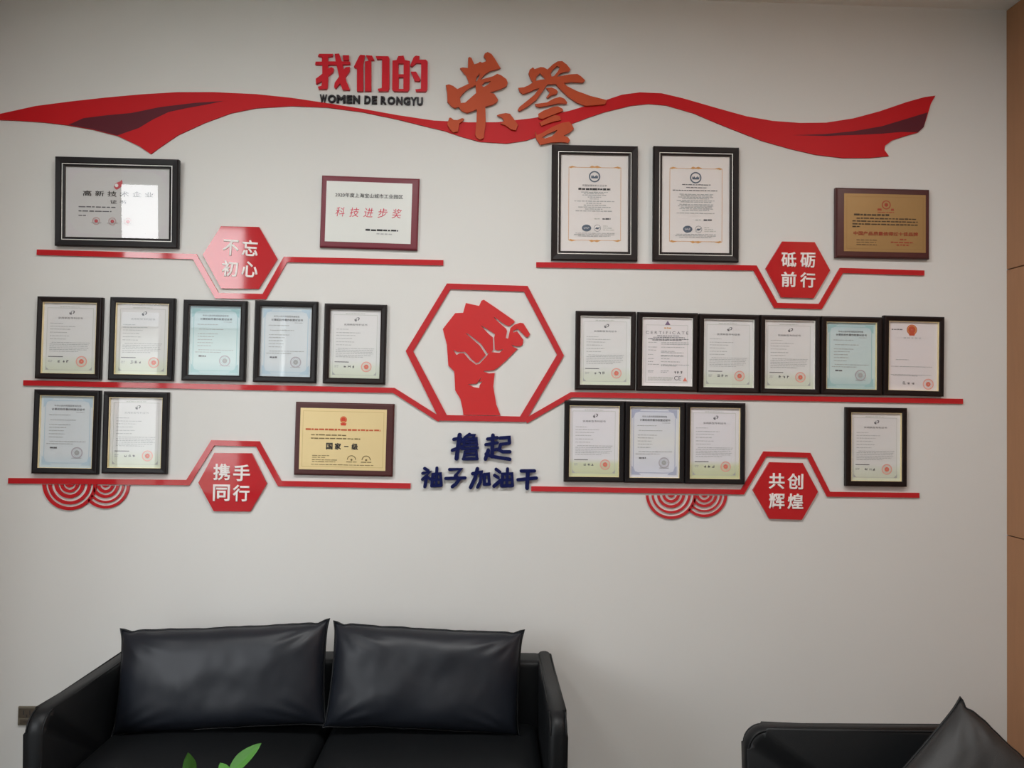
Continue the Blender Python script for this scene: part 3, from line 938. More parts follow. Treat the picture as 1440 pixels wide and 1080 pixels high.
def fill_iso(s, eng=False):
    rnd.seed(11 + eng)
    s.border(0.115, 0.895, 0.125, 0.885, M_GOLDP, w=0.005)
    for v, e in ((0.125, -1), (0.885, 1)):
        s.poly([(.42, v), (.46, v + .018 * e), (.50, v + .008 * e), (.54, v + .018 * e), (.60, v), (.54, v - .008 * e), (.50, v - .002 * e), (.46, v - .008 * e)], M_GOLDP, name='border_ornament')
        for u, d in ((.115, 1), (.895, -1)):
            s.poly([(u, v), (u + .05 * d, v + .012 * e), (u + .13 * d, v - .002 * e), (u + .06 * d, v - .006 * e), (u + .03 * d, v - .012 * e)], M_GOLDP, name='border_ornament')
    R = (s.x1 - s.x0) * 0.085
    mb = mat('emblem_blue_grey', (84, 100, 118), .6, noise_amt=.05)
    link('emblem', ring_mesh('emblem', s.X(.5), s.Zv(.222), R * .78, R, s.layer()), mb, s.obj)
    s.poly([(.445, .205), (.462, .222), (.475, .205), (.5, .225), (.525, .205), (.538, .222), (.555, .205), (.55, .24), (.45, .24)], mb)
    if not eng:
        s.text('质量管理体系认证证书', 0.5, 0.315, 0.36, 0.020, M_INKD, name='title')
        s.rows([(.352, .26, .74)], M_INKK, th=0.020)
        rs = [(.385, .30, .70), (.40, .34, .64), (.415, .32, .68), (.435, .40, .60), (.455, .43, .56), (.478, .20, .80), (.50, .38, .60), (.52, .34, .68), (.54, .26, .74), (.56, .36, .62), (.58, .22, .76)]
    else:
        s.rows([(.295, .30, .72), (.325, .36, .66), (.355, .16, .82)], M_INKD, th=0.009)
        rs = [(.395, .26, .76), (.41, .28, .74), (.425, .24, .76), (.44, .30, .70), (.46, .22, .78), (.475, .28, .74), (.50, .26, .76), (.515, .24, .76), (.53, .28, .74), (.545, .26, .76), (.56, .30, .70), (.59, .22, .78)]
    s.rows(rs, M_INK, th=0.008)
    s.rows([(.66, .62, .74)], M_INKD, th=0.016)
    s.rows([(.66, .50, .58)], M_LINE, th=0.010)
    for (u, kx) in ((.385, 1.35), (.545, 1.0)):
        link('badge', ring_mesh('badge', s.X(u), s.Zv(.757), R * (.02 if kx > 1 else .55), R * .60, s.layer(), sx=kx), mb, s.obj)
    s.text('IAF', .385, .757, .08, .018, P_WHITE, name='mark')
    s.poly([(.51, .765), (.53, .748), (.56, .752), (.58, .742), (.575, .757), (.55, .77), (.53, .765)], mb, name='badge')
    s.rows([(.735, .63, .70), (.755, .63, .76), (.775, .63, .80)], M_LINE, th=0.007)
    s.rows([(.81, .22, .80), (.825, .20, .80), (.84, .26, .74)], M_INK, th=0.006)


def fill_hightech(s):
    rnd.seed(21)
    s.border(0.025, 0.975, 0.03, 0.97, mat('print_pale', (206, 203, 206), .7, noise_amt=.02), w=0.012)
    for u, d in ((0.04, 1), (0.96, -1)):
        for v, e in ((0.05, 1), (0.95, -1)):
            s.poly([(u, v), (u + .12 * d, v), (u + .08 * d, v + .04 * e), (u + .05 * d, v + .05 * e), (u + .02 * d, v + .14 * e), (u, v + .16 * e)], MATS['print_pale'], name='corner_ornament')
    mr = mat('emblem_rose', (196, 74, 84), .6, noise_amt=.05)
    s.rows([(0.115, .33, .62), (.90, .30, .66)], MATS['print_pale'], th=0.010)
    s.poly([(.462, .265), (.475, .225), (.50, .205), (.525, .19), (.535, .165), (.545, .20), (.54, .25), (.52, .285), (.49, .312), (.475, .30), (.468, .285)], mr)
    link('emblem', ring_mesh('emblem', s.X(.488), s.Zv(.25), .0001, .007, s.layer(), n=12), P_WHITE, s.obj)
    s.text('高 新 技 术 企 业', 0.505, 0.372, 0.68, 0.078, M_INKK, name='title', bold=0.008)
    s.text('证 书', 0.505, 0.485, 0.155, 0.055, M_INKK, name='title', bold=0.008)
    s.rows([(.565, .125, .48), (.625, .125, .44), (.69, .125, .21)], M_INKD, th=0.016)
    for u in (.295, .45, .60):
        s.seal(u, .765, .038, mat('seal_rose', (190, 160, 160), .7, noise_amt=.05), mr)
        s.rows([(.79, u - .05, u + .05)], M_INK, th=0.012)


def picture(quad, inner, label, m_frame, sheet_m, fill, th=0.022, lip=None, silver=False, group='black framed certificates', rec=0.014, lean=0.0):
    Q = [W(x, y, -th) for x, y in quad]               # TL TR BR BL
    top, bot = Q[1] - Q[0], Q[2] - Q[3]
    lf, rt = Q[0] - Q[3], Q[1] - Q[2]
    w = (top.length + bot.length) / 2
    h = (lf.length + rt.length) / 2
    c = (Q[0] + Q[1] + Q[2] + Q[3]) / 4
    d = (top + bot).normalized()
    up = (lf + rt).normalized()
    ang = math.atan2(d.z, d.x) * 0.5 + math.atan2(-up.x, up.z) * 0.5
    ex, ez = Vector((math.cos(ang), 0, math.sin(ang))), Vector((-math.sin(ang), 0, math.cos(ang)))
    I = [W(x, y, -th) - c for x, y in inner]
    il = (I[0].dot(ex) + I[3].dot(ex)) / 2; ir = (I[1].dot(ex) + I[2].dot(ex)) / 2
    it = (I[0].dot(ez) + I[1].dot(ez)) / 2; ib = (I[2].dot(ez) + I[3].dot(ez)) / 2
    bw = (w - (ir - il)) / 2; bh = (h - (it - ib)) / 2
    b = (bw + bh) / 2
    t = empty('framed_certificate', (c.x, -0.0005 - math.sin(lean) * h / 2, c.z), label, 'framed certificate', group, roty=-ang)
    t.rotation_euler.x = lean
    iw, ih = w - 2 * b, h - 2 * b
    prof = [(0, 0.0), (0, -th * .78), (b * .12, -th * .97), (b * .3, -th), (b * .82, -th * .93), (b, -th * .80)]
    if silver:
        prof = [(0, 0.0), (0, -th * .8), (b * .10, -th), (b * .62, -th * .92), (b * .70, -th * .72), (b * .76, -th * .72), (b, -th * .62)]
    fr = link('frame', loop_frame('frame', w, h, prof + [(b, -0.003)]), m_frame, t)
    # lining of the opening
    link('lip', loop_frame('lip', iw + .0004, ih + .0004, [(0.0, -th * (.80 if not silver else .62) - .0003), (0.0012, -th * (.80 if not silver else .62) - .0003), (0.0012, -th + rec), (0.0, -th + rec)], close_back=True), lip or M_LIPD, t)
    if silver:
        link('silver_line', loop_frame('silver_line', w - 2 * b * .70, h - 2 * b * .70, [(0, -th * .70), (0, -th * .72 - .0008), (b * .07, -th * .72 - .0008), (b * .07, -th * .70)]), M_SILVER, t)['label'] = 'thin silver line'
    yp = -th + rec
    s = Sheet(t, -iw / 2 + .001, iw / 2 - .001, -ih / 2 + .001, ih / 2 - .001, yp, sheet_m)
    fill(s)
    link('glass_pane', quads_mesh('glass_pane', [(-iw / 2 + .0012, iw / 2 - .0012, -ih / 2 + .0012, ih / 2 - .0012, yp - .003)]), GLASS, t)
    return t


def plaque(quad, inner, label, m_board, m_plate, fill, th=0.016, group=None):
    Q = [W(x, y, -th) for x, y in quad]
    c = (Q[0] + Q[1] + Q[2] + Q[3]) / 4
    top, bot, lf, rt = Q[1] - Q[0], Q[2] - Q[3], Q[0] - Q[3], Q[1] - Q[2]
    w, h = (top.length + bot.length) / 2, (lf.length + rt.length) / 2
    d, up = (top + bot).normalized(), (lf + rt).normalized()
    ang = math.atan2(d.z, d.x) * 0.5 + math.atan2(-up.x, up.z) * 0.5
    ex, ez = Vector((math.cos(ang), 0, math.sin(ang))), Vector((-math.sin(ang), 0, math.cos(ang)))
    I = [W(x, y, -th) - c for x, y in inner]
    il = (I[0].dot(ex) + I[3].dot(ex)) / 2; ir = (I[1].dot(ex) + I[2].dot(ex)) / 2
    it = (I[0].dot(ez) + I[1].dot(ez)) / 2; ib = (I[2].dot(ez) + I[3].dot(ez)) / 2
    t = empty('award_plaque', (c.x, -0.0005, c.z), label, 'award plaque', group, roty=-ang)
    me = loop_frame('board', w, h, [(0, 0), (0, -th * .7), (.004, -th * .95), (.007, -th)], close_back=False)
    bm = bmesh.new(); bm.from_mesh(me)
    bm.verts.ensure_lookup_table()
    bm.faces.new([bm.verts[i] for i in (12, 13, 14, 15)])
    bm.faces.new([bm.verts[i] for i in (3, 2, 1, 0)])
    link('board', bm_mesh('board', bm), m_board, t)
    s = Sheet(t, il, ir, ib, it, -th - .0012, m_plate)
    s.obj.name = 'plate'
    fill(s)
    return t


def fill_progress(s):
    rnd.seed(5)
    s.text('2020年度上海宝山城市工业园区', 0.5, 0.225, 0.79, 0.072, M_INKK, name='title', bold=.012)
    for i, ch in enumerate('科技进步奖'):
        o = s.text(ch, 0.17 + i * 0.165, 0.505, 0.105, 0.155, mat('award_red', (206, 48, 76), .5, noise_amt=.03), name='title')
        for v in o.data.vertices:
            v.co.x += v.co.z * 0.15
    s.rows([(0.79, .47, .85)], M_INKK, th=0.030)
    s.rows([(0.85, .60, .78)], M_INK, th=0.022)


def fill_grade(s):
    rnd.seed(6)
    mr = mat('emblem_bright_red', (206, 62, 34), .5, noise_amt=.04)
    s.border(.03, .97, .045, .955, mat('plate_etch', (204, 180, 124), .6, noise_amt=.04), w=.004)
    R = (s.x1 - s.x0) * .040
    link('emblem', ring_mesh('emblem', s.X(.5), s.Zv(.18), .0001, R, s.layer(), n=20), mr, s.obj)
    link('emblem', ring_mesh('emblem', s.X(.5), s.Zv(.18), R * .72, R * .84, s.layer(), n=20), M_GOLDP, s.obj)
    s.poly([(.465, .235), (.535, .235), (.528, .275), (.472, .275)], mr)
    s.poly([(.485, .205), (.515, .205), (.515, .22), (.485, .22)], M_GOLDP)
    s.rows([(.345, .065, .93)], mat('etched_red', (196, 92, 52), .6, noise_amt=.04), th=.030)
    s.rows([(.435, .13, .54), (.49, .13, .70)], mat('etched_olive', (124, 104, 62), .6, noise_amt=.05), th=.020)
    for i, ch in enumerate('国家一级'):
        s.text(ch, 0.345 + i * 0.098, 0.615, 0.075 if ch != '一' else .05, 0.108 if ch != '一' else .014, M_INKK, name='title', bold=.03)
    mo = MATS['etched_olive']
    s.rows([(.77, .15, .35), (.80, .15, .30), (.84, .15, .44), (.87, .15, .42), (.915, .14, .86)], mo, th=.010)
    for u in (.605, .775):
        y = s.layer()
        link('seal', ring_mesh('seal', s.X(u), s.Zv(.83), R * 1.1, R * 1.3, y, n=20, a0=0, a1=math.pi), mo, s.obj)
        link('seal', ring_mesh('seal', s.X(u), s.Zv(.83), .0001, R * .3, y, n=10), mo, s.obj)
        s.rows([(.865, u - .06, u + .06)], mo, th=.012)


def fill_brand(s):
    rnd.seed(7)
    mr = mat('etched_brick', (160, 66, 40), .6, noise_amt=.05)
    mk = mat('etched_dark', (72, 56, 36), .6, noise_amt=.05)
    s.border(.03, .97, .045, .955, mat('plate_etch_dim', (148, 116, 68), .6, noise_amt=.04), w=.004)
    R = (s.x1 - s.x0) * .055
    link('emblem', ring_mesh('emblem', s.X(.515), s.Zv(.185), R * .78, R, s.layer(), n=24), mr, s.obj)
    link('emblem', ring_mesh('emblem', s.X(.515), s.Zv(.185), .0001, R * .42, s.layer(), n=12), mr, s.obj)
    s.poly([(.41, .25), (.455, .25), (.46, .285), (.405, .285)], mr)
    s.poly([(.575, .25), (.605, .25), (.61, .285), (.57, .285)], mr)
    s.rows([(.315, .41, .61)], mr, th=.014)
    s.rows([(.365, .12, .55)], mk, th=.034)
    s.rows([(.425, .15, .88), (.475, .10, .90), (.525, .10, .90), (.57, .10, .20)], mk, th=.022)
    s.text('中国产品质量信得过十佳品牌', 0.51, 0.685, 0.79, 0.070, mr, name='title', bold=.02)
    s.rows([(.80, .15, .40), (.84, .15, .39), (.88, .15, .40)], mk, th=.010)
    s.rows([(.78, .68, .76), (.83, .57, .84), (.875, .64, .80)], mr, th=.022)


GT, GB = 'large certificates above the upper strips', 'award plaques'
picture([(80, 220), (252, 226), (250, 349), (76, 344.5)], [(93, 234), (239, 237.5), (237, 337), (90.5, 333)],
        'large horizontal certificate in a black frame, half covered by bright window glare', M_FR, mat('paper_grey', (206, 206, 206), .6, noise_amt=.01), fill_hightech, silver=True, th=.024, group=GT, lean=math.radians(2.6))
plaque([(452.5, 246), (589.5, 251.4), (587, 352.5), (449.5, 347)], [(459.7, 253.6), (580.3, 259.4), (577, 343.6), (456.7, 339)],
       'burgundy award plaque with white plate and pink-red award characters', M_BURG, STEEL, fill_progress, group=GB)
picture([(776.7, 203), (897, 205), (897, 367), (775, 365)], [(789, 216), (884.5, 218), (883.5, 354), (787.5, 353)],
        'tall black-framed certificate with gold border touching the orange brush character', M_FRB, P_ISO, lambda s: fill_iso(s), silver=True, th=.024, group=GT)
picture([(920, 205), (1040, 207), (1039, 368), (918, 366.5)], [(932, 218), (1028, 219.5), (1026.5, 357), (931, 355)],
        'tall black-framed certificate with gold border closer to the dim gold plaque', M_FRB, P_ISO, lambda s: fill_iso(s, True), silver=True, th=.024, group=GT)
plaque([(1176, 263), (1308, 266.5), (1307.5, 364), (1176, 362)], [(1187, 272), (1301, 274.5), (1302, 356), (1186.5, 353)],
       'dark red wooden plaque with gold plate coloured darker for dimmer light and red line of characters', M_MAROON, GOLDD, fill_brand, th=.022, group=GB)
plaque([(416, 565), (554.8, 568), (551.7, 670.3), (412.8, 667.8)], [(423.3, 573), (544.2, 576.4), (541.9, 661.9), (420, 660)],
       'maroon wooden plaque with bright gold plate and four bold black characters', M_MAROON, GOLD, fill_grade, group=GB)

G5, G6 = 'row of five certificates', 'row of six certificates'
picture([(51.7, 416.3), (143.7, 418.3), (139.8, 533.8), (48, 532.2)], [(59, 423.7), (133.8, 425.3), (130.3, 526), (55.2, 524.5)],
        'black-framed patent certificate at the outer end of the row of five', M_FRB, P_PAT, lambda s: fill_patent(s, seed=1), lip=M_GOLDLIP, group=G5)
picture([(154.2, 417), (245.6, 419.5), (241.9, 535.7), (151, 534.2)], [(163, 425.3), (235, 426.8), (232, 528), (158.5, 527.4)],
        'black-framed patent certificate with window glare, second from the outer end of the five', M_FR, P_PAT, lambda s: fill_patent(s, seed=2, pale_title=True), lip=M_GOLDLIP, group=G5)
picture([(257.8, 421), (347, 423), (343.8, 536.5), (254.2, 535)], [(264, 429.3), (337.3, 430.7), (334.7, 529), (263.3, 528.4)],
        'black-framed teal copyright certificate with sky glare in the middle of the five', M_FR, P_TEAL, lambda s: fill_copy(s, 1, M_TEALP), group=G5)
picture([(358.2, 422), (447.3, 424), (443.3, 538.7), (355, 537)], [(364.4, 429.6), (436.7, 431.6), (433.8, 531), (362.2, 529.3)],
        'black-framed pale blue copyright certificate directly under the upper hexagon dip, fourth of the five', M_FR, P_COP, lambda s: fill_copy(s, 2), group=G5)
picture([(456.4, 426.4), (544, 428.4), (541, 540.7), (453.3, 539)], [(463.3, 434.4), (535, 436.2), (531.8, 533.3), (460, 531.6)],
        'brown-black framed patent certificate at the fist end of the row of five', M_FRB, P_PAT, lambda s: fill_patent(s, seed=3), group=G5)
picture([(47.5, 547.5), (140, 549), (136, 667.8), (43, 665.8)], [(53.8, 555.8), (130, 557.5), (125.5, 659.5), (51.3, 658.8)],
        'black-framed pale blue copyright certificate directly above the larger ring ornament', M_FR, P_COP, lambda s: fill_copy(s, 3), lip=M_GOLDLIP, group='pair of certificates by the wall edge')
picture([(145, 550), (236.5, 551.8), (233, 667), (142, 666)], [(153.8, 558.3), (227, 560.3), (223.8, 660), (149.5, 659)],
        'black-framed patent certificate with pale glare beside the lower blue copyright certificate', M_FR, P_PAT, lambda s: fill_patent(s, seed=4, pale_title=True), lip=M_GOLDLIP, group='pair of certificates by the wall edge')

picture([(810, 436.5), (894, 438.5), (894, 549), (808.8, 547.5)], [(817, 443.7), (887.5, 445.3), (886.4, 542), (816.4, 541)],
        'black-framed patent certificate at the fist end of the row of six', M_FRB, P_PAT, lambda s: fill_patent(s, seed=5), lip=M_SILVER, group=G6)
picture([(897.2, 438.5), (981.4, 440.2), (981.4, 550.9), (895.5, 549.3)], [(905.4, 446.6), (975, 447.2), (973.9, 544), (904, 543.5)],
        'black-framed English certificate with CE mark, second of the six', M_FRB, P_WHITE, fill_ce, lip=M_SILVER, group=G6)
picture([(983.8, 440.5), (1068.2, 442.9), (1068, 553), (982.2, 551.6)], [(991.6, 448.6), (1061.8, 449), (1061, 546), (991, 543.9)],
        'black-framed patent certificate beside the English CE certificate, third of the six', M_FRB, P_PAT, lambda s: fill_patent(s, seed=6), lip=M_SILVER, group=G6)
picture([(1070, 442.7), (1153.8, 444), (1153.3, 554.7), (1068.9, 553)], [(1077.8, 450.4), (1148, 451), (1147.3, 547.8), (1077.3, 546)],
        'black-framed patent certificate touching the teal one, fourth of the six', M_FRB, P_PAT, lambda s: fill_patent(s, seed=7), lip=M_SILVER, group=G6)
picture([(1155.6, 444), (1241.8, 446.2), (1241, 555.8), (1154.7, 554.7)], [(1165, 452.7), (1234.7, 452.9), (1233.3, 549), (1164.4, 547.8)],
        'black-framed teal copyright certificate, fifth of the six', M_FRB, P_TEAL, lambda s: fill_copy(s, 4, M_TEALP), lip=M_GOLDLIP, group=G6)
picture([(1243.8, 443.3), (1329, 445.6), (1328, 558), (1242.7, 555.6)], [(1252.7, 451), (1322.2, 451.8), (1320.4, 550.7), (1251.8, 549)],
        'black-framed white certificate with round red emblem, last of the six', M_FRB, P_WHITE, fill_licence, lip=M_GOLDLIP, group=G6)
G3 = 'joined trio of certificates'
picture([(794.4, 562.9), (878.7, 564.2), (877.8, 678.7), (792.9, 677.3)], [(801.6, 570.4), (871.8, 571.6), (870.4, 672), (800.9, 670.2)],
        'black-framed patent certificate at the fist end of the joined trio', M_FR, P_PATG, lambda s: fill_patent(s, seed=8), lip=M_GOLDLIP, group=G3)
picture([(879.3, 564.2), (963.7, 565.6), (962.8, 680.1), (878.4, 678.7)], [(886, 571.8), (957, 573.3), (955.6, 672), (885.8, 672)],
        'black-framed pale violet copyright certificate in the middle of the joined trio', M_FR, P_VIO, lambda s: fill_copy(s, 5, mat('print_violet', (170, 176, 200), .7, noise_amt=.04)), lip=M_GOLDLIP, group=G3)
picture([(964.3, 565.6), (1048.6, 567), (1048, 681.6), (963.4, 680.1)], [(971, 573), (1041, 574.9), (1040.4, 674.4), (970, 672.9)],
        'black-framed patent certificate at the hexagon end of the joined trio', M_FR, P_PATG, lambda s: fill_patent(s, seed=9), lip=M_GOLDLIP, group=G3)
picture([(1190.7, 572.2), (1276.2, 574), (1276, 684.7), (1190.2, 683.8)], [(1199.6, 578.9), (1269.6, 580.7), (1268.4, 678), (1199.6, 677)],
        'black-framed patent certificate hanging alone beside the lower hexagon arch', M_FRB, P_PAT, lambda s: fill_patent(s, seed=10), lip=M_GOLDLIP, group='lone certificate')

# ============================================================ wall socket
c = W(38, 1007, -0.008)
so = empty('wall_socket', (c.x, 0, c.z), 'small square grey-brown wall socket beside the black sofa', 'wall socket')
M_SOCK = mat('socket_grey', (112, 106, 92), 0.4, noise_amt=.05)
M_SOCKD = mat('socket_dark', (78, 70, 60), 0.4, noise_amt=.05)
link('cover_plate', box_mesh('cover_plate', -.036, .036, -.008, 0, -.037, .037, .003, 2), M_SOCK, so)
link('socket_insert', box_mesh('socket_insert', -.031, .031, -.0105, -.007, -.006, .031, .002, 2), M_SOCKD, so)
link('socket_insert', box_mesh('socket_insert', -.027, .027, -.0105, -.007, -.031, -.012, .002, 2), M_SOCKD, so)
for x_, z_, w_, h_ in ((-.012, .014, .002, .010), (.012, .014, .002, .010), (0, .002, .002, .006), (0, -.021, .012, .0015)):
    link('slot', box_mesh('slot', x_ - w_, x_ + w_, -.0108, -.010, z_ - h_ / 1.2, z_ + h_ / 1.2), M_INKK, so)

# ============================================================ sofa, armchair, cushions
LEATHER = mat('black_leather', (19, 21, 23), 0.45, spec=0.25, noise_amt=0.12, nscale=5, bump=0.12, bscale=350)
LEATHERC = mat('cushion_leather', (21, 25, 33), 0.46, spec=0.42, noise_amt=0.10, nscale=5, bump=0.1, bscale=350)
METAL = mat('leg_metal', (120, 120, 122), 0.3, metal=0.9, noise_amt=.03)


def soft_box(name, x0, x1, y0, y1, z0, z1, r, m, parent, sub=3, puff=0.0):
    bm = bmesh.new()
    add_box(bm, x0, x1, y0, y1, z0, z1, r, sub)
    if puff:
        bmesh.ops.subdivide_edges(bm, edges=[e_ for e_ in bm.edges if e_.calc_length() > 0.1], cuts=6, use_grid_fill=True)
        for v in bm.verts:
            if v.co.z > (z0 + z1) / 2:
                u = (v.co.x - x0) / (x1 - x0); w_ = (v.co.y - y0) / (y1 - y0)
                v.co.z += puff * (1 - (2 * u - 1) ** 4) * (1 - (2 * w_ - 1) ** 4) * (0.9 + 0.2 * noise.noise(v.co * 5))
    return link(name, bm_mesh(name, bm, True), m, parent)


def arm_mesh(name, x0, x1, depth, h, zb, rf, re):
    """arm panel: side profile with a rounded front top corner (radius rf), edges softened by re. back at y=0, front at y=-depth"""
    prof = [(0, zb), (0, h)]
    n = 8
    for i in range(n + 1):
        a = math.pi / 2 * i / n
        prof.append((-depth + rf - rf * math.sin(a), h - rf + rf * math.cos(a)))
    prof.append((-depth, zb))
    bm = bmesh.new()
    A = [bm.verts.new((x0, y, z)) for y, z in prof]
    B = [bm.verts.new((x1, y, z)) for y, z in prof]
    bm.faces.new(A); bm.faces.new(B[::-1])
    for i in range(len(prof)):
        j = (i + 1) % len(prof)
        bm.faces.new((A[i], A[j], B[j], B[i]))
    es = [e_ for e_ in bm.edges if abs(e_.verts[0].co.x - e_.verts[1].co.x) < 1e-6]
    bmesh.ops.bevel(bm, geom=es, offset=re, segments=4, affect='EDGES', profile=0.5)
    return bm_mesh(name, bm, True)


def tube_mesh(name, pts, r, closed=True, n=6):
    cu = bpy.data.curves.new(name, 'CURVE')
    cu.dimensions = '3D'
    cu.bevel_depth = r
    cu.bevel_resolution = 1
    sp = cu.splines.new('POLY')
    sp.points.add(len(pts) - 1)
    for q, p in zip(sp.points, pts):
        q.co = (*p, 1)
    sp.use_cyclic_u = closed
    me = curve_to_mesh(cu, name)
    for p in me.polygons:
        p.use_smooth = True
    return me


def seat_unit(name, width, depth, loc, rotz, label, cat, nseat, arm_t=0.06, h=0.593):
    t = bpy.data.objects.new(name, None)
    COL.objects.link(t)
    t.location = loc
    t.rotation_euler = (0, 0, rotz)
    tag(t, label, cat)
    zb = 0.13
    for s in (-1, 1):
        xa, xb = (-width / 2, -width / 2 + arm_t) if s < 0 else (width / 2 - arm_t, width / 2)
        link('arm', arm_mesh('arm', xa, xb, depth, h, zb, 0.06, 0.024), LEATHER, t)
        for xe in (xa + .0055, xb - .0055):
            q = .0055
            pp = [(xe, -.02, h - q)] + [(xe, -depth + .06 - (.06 - q) * math.sin(math.pi / 2 * i / 8), h - .06 + (.06 - q) * math.cos(math.pi / 2 * i / 8)) for i in range(9)] + [(xe, -depth + q, zb + .02)]
            link('piping', tube_mesh('piping', pp, .0028, closed=False), LEATHER, t)
    soft_box('back', -width / 2 + arm_t * .7, width / 2 - arm_t * .7, -0.12, 0, zb, h - .002, 0.022, LEATHER, t, 4)
    soft_box('base', -width / 2 + arm_t * .9, width / 2 - arm_t * .9, -depth + .03, -0.1, zb, 0.28, 0.02, LEATHER, t)
    iw = (width - 2 * arm_t - .004) / nseat
    for k in range(nseat):
        x0 = -width / 2 + arm_t + .002 + k * iw
        soft_box('seat', x0 + .001, x0 + iw - .001, -depth + .01, -0.11, 0.275, 0.365, 0.035, LEATHER, t, 4, puff=.03)
    for sx in (-1, 1):
        for yy in (-.06, -depth + .07):
            link('leg', box_mesh('leg', sx * (width / 2 - .08) - .018, sx * (width / 2 - .08) + .018, yy - .018, yy + .018, 0, zb + .01, .004, 1), METAL, t)
    return t


D = lambda px, d: (px - 688.6) / F_PX * d
sofa_w = 1.645
sofa_c = (D(63, 2.38) + D(803, 2.38)) / 2
seat_unit('sofa', sofa_w, 0.64, (sofa_c, -0.06, 0), 0, 'black leather two-seat sofa standing against the white wall', 'sofa', 2)


def pillow_mesh(name, w, h, t, ear=0.008, seed=0, wr=0.45, nx=64, ny=40):
    """loose cushion in the XZ plane, plump towards -Y and +Y, corners drawn to points"""
    bm = bmesh.new()
    F, B = {}, {}
    for i in range(nx + 1):
        for j in range(ny + 1):
            u, v = 2 * i / nx - 1, 2 * j / ny - 1
            # outline pulled in along the sides, ears at the corners
            px = u * (w / 2) * (1 - 0.022 * (1 - v * v) * abs(u) ** 3) + math.copysign(ear, u) * (abs(u) * abs(v)) ** 14
            pz = v * (h / 2) * (1 - 0.024 * (1 - u * u) * abs(v) ** 3) + math.copysign(ear, v) * (abs(u) * abs(v)) ** 14
            # little gathers of the seam
            edge = max(abs(u), abs(v)) ** 10
            g = noise.noise(Vector((u * 3.1 + seed, v * 3.1, seed * 1.7))) + .5 * noise.noise(Vector((u * 9 + seed, v * 9, 3.1)))
            pz += edge * 0.010 * g * wr * (abs(v) > .9)
            pz -= 0.007 * math.exp(-((abs(u) - .90) / .045) ** 2) * (v > 0) * abs(v) ** 12
            prof = max(0.0, (1 - u ** 4)) ** 0.55 * max(0.0, (1 - v ** 4)) ** 0.55
            cr = noise.noise(Vector((u * 2.2 + seed, v * 1.5 + seed, 0))) * .10
            # radial creases towards the corners
            ang = math.atan2(abs(v) - 1, abs(u) - 1)
            rr = math.hypot(abs(v) - 1, abs(u) - 1)
            cr += 0.10 * math.sin(ang * 16 + seed) * math.exp(-((rr - .35) / .25) ** 2) * wr
            cr += 0.05 * noise.noise(Vector((u * 8 + seed, v * 3, 1.7))) * wr
            y = t / 2 * prof * (1 + cr)
            on = i in (0, nx) or j in (0, ny)
            vf = bm.verts.new((px, -y, pz))
            F[i, j] = vf
            B[i, j] = vf if on else bm.verts.new((px, y, pz))
    for i in range(nx):
        for j in range(ny):
            for G, flip in ((F, False), (B, True)):
                q = [G[i, j], G[i + 1, j], G[i + 1, j + 1], G[i, j + 1]]
                try:
                    bm.faces.new(q[::-1] if flip else q)
                except ValueError:
                    pass
    outline = [F[i, 0].co.copy() for i in range(nx)] + [F[nx, j].co.copy() for j in range(ny)] + [F[i, ny].co.copy() for i in range(nx, 0, -1)] + [F[0, j].co.copy() for j in range(ny, 0, -1)]
    return bm_mesh(name, bm, True), outline


def cushion(w, h, t, loc, rot, label, seed, group, ear=0.008, m=None):
    o = bpy.data.objects.new('cushion', None)
    COL.objects.link(o)
    o.location = loc
    o.rotation_mode = 'YXZ'
    o.rotation_euler = rot
    tag(o, label, 'cushion', group)
    me, outl = pillow_mesh('cover', w, h, t, ear, seed)
    link('cover', me, m or LEATHERC, o)
    link('piping', tube_mesh('piping', outl, 0.0035), LEATHER, o)
    return o


GC = 'black leather back cushions on the sofa'
dc = 2.80
xa, xb, xc_ = D(184, dc), D(471.5, dc), D(741, dc)
yc = -CAM_D + dc
cushion(xb - xa - .012, 0.345, 0.17, ((xa + xb) / 2, yc, 0.562), (math.radians(-14), math.radians(-3.0), 0), 'black leather back cushion on the socket end of the sofa', 2.3, GC)
cushion(xc_ - xb - .016, 0.345, 0.17, ((xb + xc_) / 2, yc, 0.562), (math.radians(-14), math.radians(2.2), 0), 'black leather back cushion on the sofa end towards the armchair', 5.1, GC)

seat_unit('armchair', 0.80, 0.72, (1.495, -1.16, 0), math.radians(-90), 'black leather armchair standing side-on near the wood-panelled wall', 'armchair', 1, h=0.61)
cushion(0.42, 0.42, 0.13, (1.32, -1.06, 0.472), (math.radians(-25), math.radians(42), math.radians(-15)), 'dark grey leather scatter cushion standing on its corner in the armchair', 8.4, None, ear=0.006,
        m=mat('scatter_leather', (32, 32, 32), 0.55, noise_amt=.1, nscale=5, bump=.2, bscale=350))

# ============================================================ coffee table and plant below the frame, leaf tips reaching in
M_TABLE = mat('table_lacquer', (60, 50, 44), 0.3, noise_amt=.05)
tb = empty('coffee_table', (-0.45, -1.62, 0), 'low dark coffee table in front of the sofa carrying the potted plant', 'coffee table')
link('table_top', box_mesh('table_top', -.5, .5, -.26, .26, .39, .42, .004, 2), M_TABLE, tb)
for sx in (-1, 1):
    for sy in (-1, 1):
        link('leg', box_mesh('leg', sx * .45 - .02, sx * .45 + .02, sy * .21 - .02, sy * .21 + .02, 0, .392, .003, 1), M_TABLE, tb)
pc = Vector((-0.555, -1.50, 0.42))
pt = empty('potted_plant', pc, 'green leafy potted plant whose leaf tips show in front of the sofa', 'plant')
bm = bmesh.new()
prof = [(0.0, 0.0), (0.045, 0.0), (0.05, 0.004), (0.066, 0.11), (0.07, 0.12), (0.064, 0.122), (0.06, 0.108), (0.0, 0.105)]
n = 24
